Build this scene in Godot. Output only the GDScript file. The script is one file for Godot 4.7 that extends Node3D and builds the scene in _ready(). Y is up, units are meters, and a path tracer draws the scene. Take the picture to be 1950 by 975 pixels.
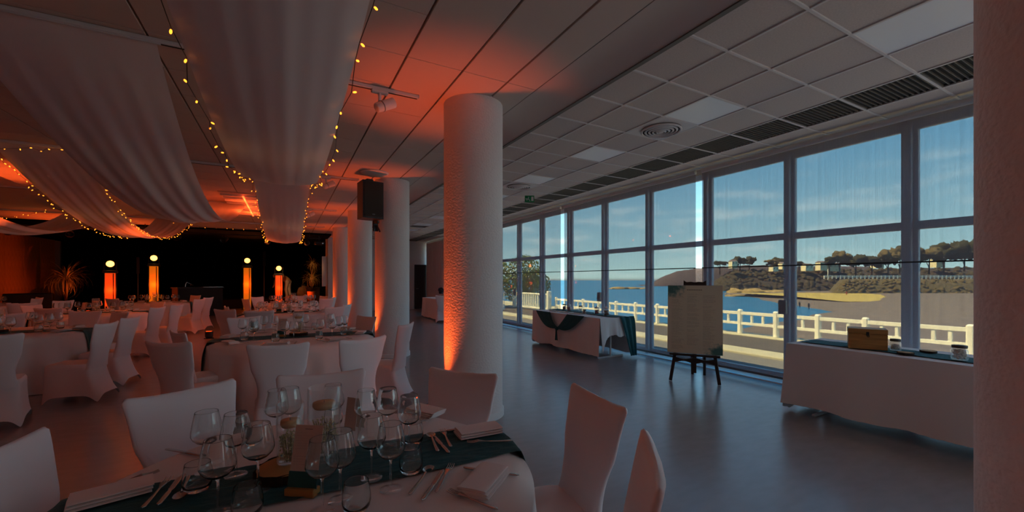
extends Node3D
# x runs to the window wall, -z runs down the room; metres. Window wall at x 6.29, columns at x 1.79.

const CEIL := 3.36
var rng := RandomNumberGenerator.new()
var taken := {}
var M := {}
var mesh_store := {}

# ------------------------------------------------------------------ naming
func numbered(called: String) -> String:
	if not taken.has(called):
		taken[called] = 0
		return called
	taken[called] += 1
	return "%s_%03d" % [called, taken[called]]

func tag(o: Node, label: String, category: String, group := "") -> Node:
	o.set_meta("label", label)
	o.set_meta("category", category)
	if group != "":
		o.set_meta("group", group)
	return o

func thing(called: String, label: String, category: String, at := Vector3.ZERO, turn := 0.0, group := "") -> Node3D:
	var o := Node3D.new()
	o.name = numbered(called)
	add_child(o, true)
	o.position = at
	o.rotation.y = turn
	tag(o, label, category, group)
	return o

func part(called: String, mesh: Mesh, mat: Material, parent: Node = null, at := Vector3.ZERO, rot := Vector3.ZERO) -> MeshInstance3D:
	var o := MeshInstance3D.new()
	o.mesh = mesh
	o.material_override = mat
	if parent == null:
		o.name = numbered(called)
		add_child(o, true)
	else:
		o.name = called
		var k := 0
		while parent.has_node(NodePath(String(o.name))):
			k += 1
			o.name = "%s_%03d" % [called, k]
		parent.add_child(o, true)
	o.position = at
	o.rotation = rot
	return o

func struct(called: String, mesh: Mesh, mat: Material, at := Vector3.ZERO) -> MeshInstance3D:
	var o := part(called, mesh, mat, null, at)
	o.set_meta("kind", "structure")
	return o

func struct_root(called: String, at := Vector3.ZERO) -> Node3D:
	var o := Node3D.new()
	o.name = numbered(called)
	add_child(o, true)
	o.position = at
	o.set_meta("kind", "structure")
	return o

func dup(root: Node3D, at: Vector3, turn: float, label := "", group := "") -> Node3D:
	var r: Node3D = root.duplicate()
	var base := String(root.name)
	var cut := base.rfind("_0")
	if cut > 0 and base.length() - cut == 4:
		base = base.substr(0, cut)
	r.name = numbered(base)
	add_child(r, true)
	r.position = at
	r.rotation.y = turn
	if label != "":
		r.set_meta("label", label)
	if group != "":
		r.set_meta("group", group)
	elif r.has_meta("group"):
		r.remove_meta("group")
	return r

# many identical parts under one root: child names are numbered by a counter, which is quick
func many(parent: Node3D, called: String, mesh: Mesh, mat: Material, places: Array) -> void:
	for i in places.size():
		var o := MeshInstance3D.new()
		o.name = called if i == 0 else "%s_%03d" % [called, i]
		o.mesh = mesh
		o.material_override = mat
		o.transform = places[i]
		parent.add_child(o, true)

# ------------------------------------------------------------------ meshes
func begin() -> SurfaceTool:
	var st := SurfaceTool.new()
	st.begin(Mesh.PRIMITIVE_TRIANGLES)
	return st

func done(st: SurfaceTool) -> ArrayMesh:
	st.generate_normals()
	return st.commit()

func tri(st: SurfaceTool, a: Vector3, b: Vector3, c: Vector3, ua := Vector2.ZERO, ub := Vector2.ZERO, uc := Vector2.ZERO) -> void:
	st.set_uv(ua); st.add_vertex(a)
	st.set_uv(ub); st.add_vertex(b)
	st.set_uv(uc); st.add_vertex(c)

# convex face a b c d turned away from the centre
func face(st: SurfaceTool, pts: Array, mid: Vector3) -> void:
	var n: Vector3 = (pts[1] - pts[0]).cross(pts[2] - pts[0])
	var p: Array = pts
	if n.dot(pts[0] - mid) > 0.0:
		p = pts.duplicate()
		p.reverse()
	for i in range(1, p.size() - 1):
		tri(st, p[0], p[i], p[i + 1], Vector2(p[0].x, p[0].z), Vector2(p[i].x, p[i].z), Vector2(p[i + 1].x, p[i + 1].z))

# chamfered box
func bx(st: SurfaceTool, c: Vector3, s: Vector3, b := 0.004, xf := Transform3D()) -> void:
	st.set_smooth_group(-1)
	var h := s * 0.5
	b = minf(b, minf(h.x, minf(h.y, h.z)) * 0.45)
	var q := func(sx: float, sy: float, sz: float, ax: int) -> Vector3:
		var v := Vector3(sx * (h.x - b), sy * (h.y - b), sz * (h.z - b))
		if ax == 0: v.x = sx * h.x
		elif ax == 1: v.y = sy * h.y
		else: v.z = sz * h.z
		return xf * (c + v)
	var mid := xf * c
	if b <= 0.0005:
		b = 0.0
		for sg in [-1.0, 1.0]:
			face(st, [q.call(sg, -1, -1, 0), q.call(sg, 1, -1, 0), q.call(sg, 1, 1, 0), q.call(sg, -1, 1, 0)], mid)
			face(st, [q.call(-1, sg, -1, 1), q.call(1, sg, -1, 1), q.call(1, sg, 1, 1), q.call(-1, sg, 1, 1)], mid)
			face(st, [q.call(-1, -1, sg, 2), q.call(1, -1, sg, 2), q.call(1, 1, sg, 2), q.call(-1, 1, sg, 2)], mid)
		return
	for sg in [-1.0, 1.0]:
		face(st, [q.call(sg, -1, -1, 0), q.call(sg, 1, -1, 0), q.call(sg, 1, 1, 0), q.call(sg, -1, 1, 0)], mid)
		face(st, [q.call(-1, sg, -1, 1), q.call(1, sg, -1, 1), q.call(1, sg, 1, 1), q.call(-1, sg, 1, 1)], mid)
		face(st, [q.call(-1, -1, sg, 2), q.call(1, -1, sg, 2), q.call(1, 1, sg, 2), q.call(-1, 1, sg, 2)], mid)
		for tg in [-1.0, 1.0]:
			face(st, [q.call(sg, tg, -1, 0), q.call(sg, tg, 1, 0), q.call(sg, tg, 1, 1), q.call(sg, tg, -1, 1)], mid)
			face(st, [q.call(sg, -1, tg, 0), q.call(sg, 1, tg, 0), q.call(sg, 1, tg, 2), q.call(sg, -1, tg, 2)], mid)
			face(st, [q.call(-1, sg, tg, 1), q.call(1, sg, tg, 1), q.call(1, sg, tg, 2), q.call(-1, sg, tg, 2)], mid)
			for ug in [-1.0, 1.0]:
				face(st, [q.call(sg, tg, ug, 0), q.call(sg, tg, ug, 1), q.call(sg, tg, ug, 2)], mid)

func box(s: Vector3, b := 0.004, c := Vector3.ZERO) -> ArrayMesh:
	var key := "box%s%s%s" % [s, b, c]
	if not mesh_store.has(key):
		var st := begin()
		bx(st, c, s, b)
		mesh_store[key] = done(st)
	return mesh_store[key]

# smooth sheet: f(u, v) -> Vector3
func grid(st: SurfaceTool, nu: int, nv: int, f: Callable, flip := false, uvs := Vector2.ONE, group := 1) -> void:
	st.set_smooth_group(group)
	var p := []
	for j in nv + 1:
		var row := PackedVector3Array()
		for i in nu + 1:
			row.append(f.call(float(i) / nu, float(j) / nv))
		p.append(row)
	for j in nv:
		for i in nu:
			var a: Vector3 = p[j][i]
			var b: Vector3 = p[j][i + 1]
			var c: Vector3 = p[j + 1][i + 1]
			var d: Vector3 = p[j + 1][i]
			var ua := Vector2(float(i) / nu, float(j) / nv) * uvs
			var ub := Vector2(float(i + 1) / nu, float(j) / nv) * uvs
			var uc := Vector2(float(i + 1) / nu, float(j + 1) / nv) * uvs
			var ud := Vector2(float(i) / nu, float(j + 1) / nv) * uvs
			if flip:
				tri(st, a, c, b, ua, uc, ub)
				tri(st, a, d, c, ua, ud, uc)
			else:
				tri(st, a, b, c, ua, ub, uc)
				tri(st, a, c, d, ua, uc, ud)

func sheet(nu: int, nv: int, f: Callable, flip := false, uvs := Vector2.ONE) -> ArrayMesh:
	var st := begin()
	grid(st, nu, nv, f, flip, uvs)
	return done(st)

# turned shape; prof: points (radius, height), upwards along the outside
func lathe(st: SurfaceTool, prof: Array, seg := 24, xf := Transform3D(), group := 1) -> void:
	st.set_smooth_group(group)
	for j in prof.size() - 1:
		var p0: Vector2 = prof[j]
		var p1: Vector2 = prof[j + 1]
		for i in seg:
			var a := TAU * i / seg
			var b := TAU * (i + 1) / seg
			var v00 := xf * Vector3(cos(a) * p0.x, p0.y, sin(a) * p0.x)
			var v10 := xf * Vector3(cos(b) * p0.x, p0.y, sin(b) * p0.x)
			var v01 := xf * Vector3(cos(a) * p1.x, p1.y, sin(a) * p1.x)
			var v11 := xf * Vector3(cos(b) * p1.x, p1.y, sin(b) * p1.x)
			if p0.x > 1e-5:
				tri(st, v00, v10, v11)
			if p1.x > 1e-5:
				tri(st, v00, v11, v01)

func turned(prof: Array, seg := 24) -> ArrayMesh:
	var st := begin()
	lathe(st, prof, seg)
	return done(st)

func cyl_prof(r: float, y0: float, y1: float, b := 0.004) -> Array:
	return [Vector2(0, y0), Vector2(r - b, y0), Vector2(r - b * 0.3, y0 + b * 0.3), Vector2(r, y0 + b), Vector2(r, y1 - b), Vector2(r - b * 0.3, y1 - b * 0.3), Vector2(r - b, y1), Vector2(0, y1)]

func frame_along(dir: Vector3) -> Basis:
	var y := dir.normalized()
	var x := Vector3.UP.cross(y)
	if x.length() < 0.01:
		x = Vector3.RIGHT
	x = x.normalized()
	return Basis(x, y, x.cross(y))

func rod(st: SurfaceTool, a: Vector3, b: Vector3, r: float, seg := 8, r2 := -1.0) -> void:
	if r2 < 0.0: r2 = r
	lathe(st, [Vector2(0, 0), Vector2(r, 0), Vector2(r2, a.distance_to(b)), Vector2(0, a.distance_to(b))], seg, Transform3D(frame_along(b - a), a))

func tube(st: SurfaceTool, pts: Array, r: float, seg := 6) -> void:
	for i in pts.size() - 1:
		var a: Vector3 = pts[i]
		var b: Vector3 = pts[i + 1]
		if a.distance_to(b) > 1e-5:
			lathe(st, [Vector2(r, 0), Vector2(r, a.distance_to(b))], seg, Transform3D(frame_along(b - a), a))

# flat outline (x, z) given thickness, top edges eased
func slab(st: SurfaceTool, outline: Array, y0: float, y1: float, xf := Transform3D()) -> void:
	st.set_smooth_group(-1)
	var poly := PackedVector2Array(outline)
	var ids := Geometry2D.triangulate_polygon(poly)
	for k in range(0, ids.size(), 3):
		var a := poly[ids[k]]
		var b := poly[ids[k + 1]]
		var c := poly[ids[k + 2]]
		tri(st, xf * Vector3(a.x, y1, a.y), xf * Vector3(b.x, y1, b.y), xf * Vector3(c.x, y1, c.y), a, b, c)
		tri(st, xf * Vector3(a.x, y0, a.y), xf * Vector3(c.x, y0, c.y), xf * Vector3(b.x, y0, b.y), a, c, b)
	for i in poly.size():
		var a := poly[i]
		var b := poly[(i + 1) % poly.size()]
		var p := [xf * Vector3(a.x, y0, a.y), xf * Vector3(b.x, y0, b.y), xf * Vector3(b.x, y1, b.y), xf * Vector3(a.x, y1, a.y)]
		tri(st, p[0], p[1], p[2])
		tri(st, p[0], p[2], p[3])

# ------------------------------------------------------------------ bodies: tapered capsules joined smoothly, meshed as surface nets
func flesh(st: SurfaceTool, bones: Array, cell: float, k: float, clip_y := -99.0) -> void:
	var lo := Vector3.ONE * 1e9
	var hi := -lo
	for b in bones:
		for e in 2:
			var r: float = b[2 + e]
			var p: Vector3 = b[e]
			lo = lo.min(p - Vector3.ONE * r)
			hi = hi.max(p + Vector3.ONE * r)
	lo -= Vector3.ONE * cell * 3
	hi += Vector3.ONE * cell * 3
	var n := Vector3i(((hi - lo) / cell).ceil()) + Vector3i.ONE
	var field := PackedFloat32Array()
	field.resize(n.x * n.y * n.z)
	field.fill(1.0)
	for b in bones:
		var a: Vector3 = b[0]
		var c: Vector3 = b[1]
		var ra: float = b[2]
		var rb: float = b[3]
		var grow := maxf(ra, rb) + k + cell * 2
		var i0 := Vector3i(((a.min(c) - Vector3.ONE * grow - lo) / cell).floor()).clamp(Vector3i.ZERO, n - Vector3i.ONE)
		var i1 := Vector3i(((a.max(c) + Vector3.ONE * grow - lo) / cell).ceil()).clamp(Vector3i.ZERO, n - Vector3i.ONE)
		var ac := c - a
		var inv := 1.0 / maxf(ac.length_squared(), 1e-8)
		for z in range(i0.z, i1.z + 1):
			for y in range(i0.y, i1.y + 1):
				for x in range(i0.x, i1.x + 1):
					var p := lo + Vector3(x, y, z) * cell
					var t := clampf((p - a).dot(ac) * inv, 0.0, 1.0)
					var d := p.distance_to(a + ac * t) - lerpf(ra, rb, t)
					var at := x + n.x * (y + n.y * z)
					var f := field[at]
					var h := maxf(k - absf(f - d), 0.0) / k
					field[at] = minf(f, d) - h * h * k * 0.25
	if clip_y > -90.0:
		for z in n.z:
			for y in n.y:
				var over := clip_y - (lo.y + y * cell)
				for x in n.x:
					var at := x + n.x * (y + n.y * z)
					field[at] = maxf(field[at], over)
	var vid := {}
	var verts := PackedVector3Array()
	var offs := []
	for q in 8:
		offs.append(Vector3i(q & 1, (q >> 1) & 1, (q >> 2) & 1))
	var edges := [[0, 1], [2, 3], [4, 5], [6, 7], [0, 2], [1, 3], [4, 6], [5, 7], [0, 4], [1, 5], [2, 6], [3, 7]]
	var sx := 1
	var sy := n.x
	var sz := n.x * n.y
	for z in n.z - 1:
		for y in n.y - 1:
			for x in n.x - 1:
				var at := x + n.x * (y + n.y * z)
				var v := [field[at], field[at + sx], field[at + sy], field[at + sx + sy], field[at + sz], field[at + sx + sz], field[at + sy + sz], field[at + sx + sy + sz]]
				var neg := 0
				for q in 8:
					if v[q] < 0.0: neg += 1
				if neg == 0 or neg == 8:
					continue
				var sum := Vector3.ZERO
				var cnt := 0
				for e in edges:
					var v0: float = v[e[0]]
					var v1: float = v[e[1]]
					if (v0 < 0.0) != (v1 < 0.0):
						sum += Vector3(offs[e[0]]).lerp(Vector3(offs[e[1]]), v0 / (v0 - v1))
						cnt += 1
				vid[at] = verts.size()
				verts.append(lo + (Vector3(x, y, z) + sum / cnt) * cell)
	st.set_smooth_group(1)
	for at in vid:
		var x: int = at % n.x
		var y: int = (at / n.x) % n.y
		var z: int = at / sz
		if x == 0 or y == 0 or z == 0:
			continue
		for ax in 3:
			var step: int = [sx, sy, sz][ax]
			var s1: int = [sy, sz, sx][ax]
			var s2: int = [sz, sx, sy][ax]
			var f0 := field[at]
			var f1 := field[at + step]
			if (f0 < 0.0) == (f1 < 0.0):
				continue
			if not (vid.has(at - s1) and vid.has(at - s2) and vid.has(at - s1 - s2)):
				continue
			var a := verts[vid[at]]
			var b := verts[vid[at - s1]]
			var c := verts[vid[at - s1 - s2]]
			var d := verts[vid[at - s2]]
			if f0 < 0.0:
				tri(st, a, c, b)
				tri(st, a, d, c)
			else:
				tri(st, a, b, c)
				tri(st, a, c, d)

# ------------------------------------------------------------------ materials
func mat(called: String, c: Color, rough := 0.8, metal := 0.0) -> StandardMaterial3D:
	var m := StandardMaterial3D.new()
	m.resource_name = called
	m.albedo_color = c
	m.roughness = rough
	m.metallic = metal
	m.cull_mode = BaseMaterial3D.CULL_DISABLED
	M[called] = m
	return m

func c8(r: int, g: int, b: int) -> Color:
	return Color(r / 255.0, g / 255.0, b / 255.0)

func noise_tex(freq: float, sd: int, lo: Color, hi: Color, size := 256, normal := false, kind := FastNoiseLite.TYPE_SIMPLEX_SMOOTH, bump := 4.0) -> NoiseTexture2D:
	var n := FastNoiseLite.new()
	n.seed = sd
	n.noise_type = kind
	n.frequency = freq
	n.fractal_octaves = 4
	var t := NoiseTexture2D.new()
	t.width = size
	t.height = size
	t.seamless = true
	if normal:
		t.as_normal_map = true
		t.bump_strength = bump
	else:
		var g := Gradient.new()
		g.set_color(0, lo)
		g.set_color(1, hi)
		t.color_ramp = g
	t.noise = n
	return t

func tri_tex(m: StandardMaterial3D, t: Texture2D, scale: Vector3) -> void:
	m.albedo_texture = t
	m.uv1_triplanar = true
	m.uv1_world_triplanar = true
	m.uv1_scale = scale

func tri_normal(m: StandardMaterial3D, t: Texture2D, scale: Vector3, strength: float) -> void:
	m.normal_enabled = true
	m.normal_texture = t
	m.normal_scale = strength
	m.uv1_triplanar = true
	m.uv1_world_triplanar = true
	m.uv1_scale = scale

func glow(called: String, c: Color, energy: float) -> StandardMaterial3D:
	var m := mat(called, c, 0.5)
	m.emission_enabled = true
	m.emission = c
	m.emission_energy_multiplier = energy
	return m

func clear(called: String, alpha := 0.05) -> StandardMaterial3D:
	var m := mat(called, Color(0.93, 0.97, 0.97, alpha), 0.02)
	m.transparency = BaseMaterial3D.TRANSPARENCY_ALPHA
	return m

func make_materials() -> void:
	var m: StandardMaterial3D
	m = mat("floor_vinyl", c8(160, 154, 156), 0.25)
	tri_tex(m, noise_tex(0.02, 3, Color(0.95, 0.95, 0.95), Color(1, 1, 1), 512), Vector3(0.35, 0.35, 0.9))
	m.roughness_texture = noise_tex(0.03, 8, Color(0.95, 0.95, 0.95), Color(1, 1, 1), 256)
	m.metallic_specular = 0.7
	m = mat("cloth", c8(238, 232, 230), 0.92)
	m.rim_enabled = true; m.rim = 0.15
	m = mat("chair_cover", c8(236, 228, 230), 0.6)
	m.rim_enabled = true; m.rim = 0.3
	m = mat("runner", c8(22, 86, 92), 0.85)
	m.rim_enabled = true; m.rim = 0.35
	tri_normal(m, noise_tex(0.03, 21, Color.BLACK, Color.WHITE, 256, true, FastNoiseLite.TYPE_SIMPLEX_SMOOTH, 6.0), Vector3(1.2, 1.2, 5.0), 0.5)
	m = mat("drape", c8(238, 230, 228), 0.9)
	m.backlight_enabled = true; m.backlight = Color(0.42, 0.4, 0.4)
	m = mat("plaster", c8(234, 230, 228), 0.9)
	tri_normal(m, noise_tex(0.06, 5, Color.BLACK, Color.WHITE, 256, true, FastNoiseLite.TYPE_SIMPLEX_SMOOTH, 8.0), Vector3(2.2, 2.2, 2.2), 0.32)
	m = mat("wall_white", c8(232, 230, 228), 0.85)
	m = mat("tile_white", c8(224, 208, 198), 0.95)
	tri_tex(m, noise_tex(0.15, 9, Color(0.93, 0.93, 0.93), Color(1, 1, 1), 256), Vector3(1.4, 1.4, 1.4))
	mat("panel_white", c8(218, 200, 188), 0.9)
	mat("tee_white", c8(230, 220, 214), 0.6)
	mat("joint_dark", c8(150, 134, 126), 0.9)
	mat("beam_white", c8(220, 206, 196), 0.85)
	mat("acrylic", c8(244, 244, 246), 0.35)
	mat("grille_dark", c8(120, 112, 100), 0.6)
	mat("grille_back", c8(58, 54, 48), 0.9)
	mat("frame_white", c8(206, 206, 214), 0.45)
	clear("pane_glass", 0.04)
	clear("vase_glass", 0.06)
	for g in ["glassware", "glass_thick"]:
		m = mat(g, Color(0.98, 1.0, 1.0, 0.0), 0.01)
		m.refraction_enabled = true
		m.refraction_scale = 0.048
		m.transparency = BaseMaterial3D.TRANSPARENCY_ALPHA
	mat("steel", c8(188, 180, 176), 0.22, 1.0)
	mat("chrome", c8(200, 200, 200), 0.12, 1.0)
	mat("black_metal", c8(22, 22, 24), 0.45)
	mat("black_paint", c8(16, 16, 17), 0.7)
	m = mat("black_velvet", c8(7, 7, 8), 1.0)
	m.metallic_specular = 0.1
	mat("grey_metal", c8(120, 120, 122), 0.4, 0.6)
	mat("white_metal", c8(222, 220, 220), 0.4)
	m = mat("wood_dark", c8(64, 40, 28), 0.5)
	tri_tex(m, noise_tex(0.03, 31, Color(0.7, 0.7, 0.7), Color(1, 1, 1), 256), Vector3(3, 0.5, 3))
	m = mat("wood_box", c8(206, 154, 84), 0.55)
	tri_tex(m, noise_tex(0.02, 32, Color(0.75, 0.72, 0.68), Color(1, 1, 1), 256), Vector3(0.6, 6, 0.6))
	m = mat("wood_pale", c8(196, 150, 92), 0.7)
	m = mat("bark", c8(70, 50, 36), 0.95)
	tri_tex(m, noise_tex(0.08, 33, Color(0.4, 0.4, 0.4), Color(1, 1, 1), 128), Vector3(6, 3, 6))
	m = mat("wood_wall", c8(176, 124, 52), 0.6)
	tri_tex(m, noise_tex(0.02, 34, Color(0.75, 0.72, 0.7), Color(1, 1, 1), 256), Vector3(4, 0.5, 4))
	mat("paper", c8(216, 200, 186), 0.9)
	mat("paper_teal", c8(34, 92, 92), 0.85)
	mat("ink", c8(90, 76, 70), 0.9)
	mat("gyp", c8(208, 206, 150), 0.9)
	mat("gyp_green", c8(120, 124, 66), 0.9)
	mat("lid_dark", c8(60, 50, 44), 0.5)
	mat("candy_red", c8(150, 50, 46), 0.5)
	mat("candy_brown", c8(120, 74, 50), 0.6)
	mat("stone_white", c8(220, 216, 206), 0.8)
	mat("door_brown", c8(52, 40, 34), 0.5)
	mat("sign_green", c8(20, 140, 80), 0.4)
	mat("pot_clay", c8(176, 110, 40), 0.8)
	mat("leaf_yucca", c8(176, 164, 92), 0.6)
	mat("rubber", c8(25, 24, 24), 0.9)
	# outdoors
	m = mat("pavement", c8(124, 120, 114), 0.9)
	tri_tex(m, noise_tex(0.05, 41, Color(0.85, 0.85, 0.85), Color(1, 1, 1), 256), Vector3(0.4, 0.4, 0.4))
	m = mat("road", c8(92, 84, 76), 0.95)
	tri_tex(m, noise_tex(0.03, 42, Color(0.8, 0.8, 0.8), Color(1, 1, 1), 256), Vector3(0.25, 0.25, 0.25))
	mat("kerb", c8(188, 182, 154), 0.9)
	mat("railing_white", c8(250, 247, 226), 0.7)
	m = mat("sand", c8(120, 106, 94), 0.95)
	tri_tex(m, noise_tex(0.02, 43, Color(0.78, 0.78, 0.8), Color(1, 1, 1), 512), Vector3(0.03, 0.03, 0.03))
	m = mat("sand_bright", c8(196, 172, 88), 0.95)
	tri_tex(m, noise_tex(0.03, 44, Color(0.75, 0.75, 0.72), Color(1, 1, 1), 256), Vector3(0.06, 0.06, 0.06))
	m = mat("sea", c8(28, 100, 148), 0.28)
	tri_normal(m, noise_tex(0.05, 45, Color.BLACK, Color.WHITE, 512, true, FastNoiseLite.TYPE_SIMPLEX_SMOOTH, 10.0), Vector3(0.05, 0.05, 0.05), 0.8)
	m = mat("rock", c8(190, 162, 104), 0.95)
	tri_tex(m, noise_tex(0.05, 46, Color(0.55, 0.55, 0.55), Color(1, 1, 1), 256), Vector3(0.1, 0.1, 0.1))
	m = mat("cliff", c8(92, 78, 80), 0.95)
	tri_tex(m, noise_tex(0.05, 47, Color(0.6, 0.6, 0.6), Color(1, 1, 1), 256), Vector3(0.02, 0.03, 0.02))
	m = mat("scrub", c8(122, 106, 66), 0.95)
	tri_tex(m, noise_tex(0.06, 48, Color(0.45, 0.45, 0.42), Color(1, 1, 1), 256), Vector3(0.08, 0.08, 0.08))
	m = mat("bank_dark", c8(82, 70, 60), 0.95)
	tri_tex(m, noise_tex(0.06, 49, Color(0.5, 0.5, 0.5), Color(1, 1, 1), 256), Vector3(0.05, 0.05, 0.05))
	m = mat("bank_bush", c8(84, 74, 52), 0.95)
	tri_tex(m, noise_tex(0.06, 51, Color(0.5, 0.5, 0.5), Color(1, 1, 1), 256), Vector3(0.08, 0.08, 0.08))
	m = mat("pine", c8(74, 72, 44), 0.95)
	tri_tex(m, noise_tex(0.08, 50, Color(0.4, 0.42, 0.4), Color(1, 1, 1), 256), Vector3(0.12, 0.12, 0.12))
	mat("pine_brown", c8(92, 80, 52), 0.95)
	mat("trunk", c8(70, 56, 46), 0.95)
	mat("leaf_green", c8(120, 130, 52), 0.8)
	mat("leaf_yellow", c8(168, 160, 60), 0.8)
	mat("house_wall", c8(236, 222, 180), 0.9)
	mat("house_roof", c8(110, 96, 96), 0.8)
	mat("house_window", c8(60, 70, 80), 0.2)
	mat("skin", c8(196, 140, 110), 0.6)
	mat("shirt_tan", c8(176, 140, 104), 0.9)
	mat("trousers_pale", c8(190, 180, 176), 0.9)
	mat("dark_cloth", c8(40, 40, 48), 0.9)
	mat("red_cloth", c8(190, 40, 40), 0.9)
	mat("hair_dark", c8(40, 28, 22), 0.8)
	mat("red_bag", c8(150, 120, 90), 0.9)
	mat("wire_dark", c8(70, 60, 44), 0.7)
	# light givers
	glow("bulb_glow", Color(1.0, 0.53, 0.14), 4.2)
	glow("orange_lens", Color(1.0, 0.26, 0.05), 4.0)
	glow("head_lens", Color(1.0, 0.62, 0.26), 7.0)
	glow("totem_orange", Color(1.0, 0.3, 0.07), 0.62)
	glow("totem_amber", Color(1.0, 0.5, 0.07), 0.46)
	glow("strip_orange", Color(1.0, 0.36, 0.16), 3.0)
	# woven blind cloth: see-through weave, threads running down
	var im := Image.create(256, 256, false, Image.FORMAT_RGBA8)
	rng.seed = 77
	var col := PackedFloat32Array()
	for x in 256:
		col.append(rng.randf_range(-1, 1))
	for y in 256:
		for x in 256:
			var a := 0.9 + 0.03 * col[x] + rng.randf_range(-0.04, 0.04)
			im.set_pixel(x, y, Color(0.9, 0.9, 0.92, clampf(a, 0.0, 1.0)))
	m = mat("blind_weave", Color(0.7, 0.69, 0.72, 0.76), 0.95)
	m.albedo_texture = ImageTexture.create_from_image(im)
	m.transparency = BaseMaterial3D.TRANSPARENCY_ALPHA
	m.uv1_scale = Vector3(3, 2, 1)
	m.backlight_enabled = true; m.backlight = Color(0.1, 0.1, 0.11)
	m = mat("blind_seam", c8(46, 44, 46), 0.9)

# ------------------------------------------------------------------ sky, sun, camera
func make_sky() -> Sky:
	var w := 1024
	var h := 512
	var im := Image.create(w, h, false, Image.FORMAT_RGBAF)
	var n := FastNoiseLite.new()
	n.seed = 4
	n.frequency = 1.0
	n.fractal_octaves = 4
	for j in h:
		var el := 90.0 - (j + 0.5) * 180.0 / h
		for i in w:
			var az := ((i + 0.5) / w - 0.5) * 360.0
			var c := Color(0.5, 0.5, 0.45)
			if el > -1.0:
				var t := clampf(el / 24.0, 0.0, 1.0)
				c = Color(1.5, 2.2, 1.9).lerp(Color(0.03, 0.56, 1.2), pow(t, 0.45))
				if el > 24.0:
					c = c.lerp(Color(0.08, 0.56, 1.2), clampf((el - 24.0) / 66.0, 0, 1))
				var warm := 0.5 + 0.5 * cos(deg_to_rad(az + 40.0))
				c = c * (0.86 + 0.3 * warm)
				# thin high cloud, thicker near the horizon
				var d := Vector3(sin(deg_to_rad(az)) * cos(deg_to_rad(el)), sin(deg_to_rad(el)), -cos(deg_to_rad(az)) * cos(deg_to_rad(el)))
				var cl := n.get_noise_3d(d.x * 5.0, d.y * 38.0, d.z * 5.0)
				var share := clampf(cl * 1.2 - 0.12, 0.0, 0.4) * (1.0 - clampf(el / 26.0, 0, 1))
				# aircraft trails
				for tr in [[54.0, 9.9, 77.0, 8.2, 0.16, 0.5], [62.0, 8.35, 78.0, 7.8, 0.11, 0.35]]:
					var q: float = (az - tr[0]) / (tr[2] - tr[0])
					if q > -0.1 and q < 1.6:
						var off: float = el - lerpf(tr[1], tr[3], q)
						share = maxf(share, tr[5] * exp(-pow(off / tr[4], 2.0)) * clampf((q + 0.1) * 3.0, 0, 1))
				c = c.lerp(Color(2.1, 2.3, 2.1), share)
			im.set_pixel(i, j, Color(c.r, c.g, c.b, 1))
	var p := PanoramaSkyMaterial.new()
	p.panorama = ImageTexture.create_from_image(im)
	var s := Sky.new()
	s.sky_material = p
	return s

func lamp_spot(parent: Node3D, called: String, at: Vector3, towards: Vector3, c: Color, energy: float, angle: float, size := 0.05) -> void:
	var l := SpotLight3D.new()
	l.name = called
	parent.add_child(l, true)
	l.position = at
	l.basis = Basis.looking_at(towards.normalized(), Vector3.RIGHT if absf(towards.normalized().y) > 0.95 else Vector3.UP)
	l.light_color = c
	l.light_energy = energy
	l.spot_range = 40.0
	l.spot_angle = angle
	l.spot_attenuation = 2.0
	l.light_size = size
	l.shadow_enabled = true

func _ready() -> void:
	rng.seed = 1
	# camera: level, lens shifted so that the horizon lies below the middle
	var cam := Camera3D.new()
	cam.name = "camera"
	add_child(cam)
	cam.position = Vector3(0, 1.47, 0)
	cam.rotation.y = deg_to_rad(-28.7)
	var near := 0.05
	cam.set_frustum(975.0 / 783.0 * near, Vector2(0, 44.5 / 783.0 * near), near, 3000.0)
	cam.current = true
	var we := WorldEnvironment.new()
	we.name = "environment"
	var env := Environment.new()
	env.background_mode = Environment.BG_SKY
	env.sky = make_sky()
	env.background_energy_multiplier = 1.0
	env.tonemap_mode = Environment.TONE_MAPPER_LINEAR
	env.tonemap_exposure = 1.0
	env.sdfgi_enabled = true
	env.ssao_enabled = true
	env.ssil_enabled = true
	we.environment = env
	add_child(we)
	var sun := DirectionalLight3D.new()
	sun.name = "sun"
	add_child(sun)
	var el := deg_to_rad(56.0)
	var az := deg_to_rad(-55.0)
	sun.look_at_from_position(Vector3(sin(az) * cos(el), sin(el), -cos(az) * cos(el)) * 50.0, Vector3.ZERO)
	sun.light_color = Color(1.0, 0.92, 0.68)
	sun.light_energy = 5.3
	sun.light_angular_distance = 0.53
	sun.shadow_enabled = true
	make_materials()
	build_shell()
	build_ceiling()
	build_windows()
	build_outdoors()
	build_columns()
	build_drapes()
	build_stage()
	build_tables()
	build_window_side()
	build_small()

# ------------------------------------------------------------------ room shell
const X_WIN := 6.29
const Z_BACK := 7.0

func span_box(x0: float, x1: float, y0: float, y1: float, s0: float, s1: float, b := 0.0) -> Array:
	return [box(Vector3(x1 - x0, y1 - y0, s1 - s0), b), Vector3((x0 + x1) / 2, (y0 + y1) / 2, -(s0 + s1) / 2)]

func put_struct(called: String, m: Material, a: Array) -> MeshInstance3D:
	return struct(called, a[0], m, a[1])

func put_part(called: String, m: Material, a: Array, parent: Node3D) -> MeshInstance3D:
	return part(called, a[0], m, parent, a[1] - parent.position)

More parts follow.
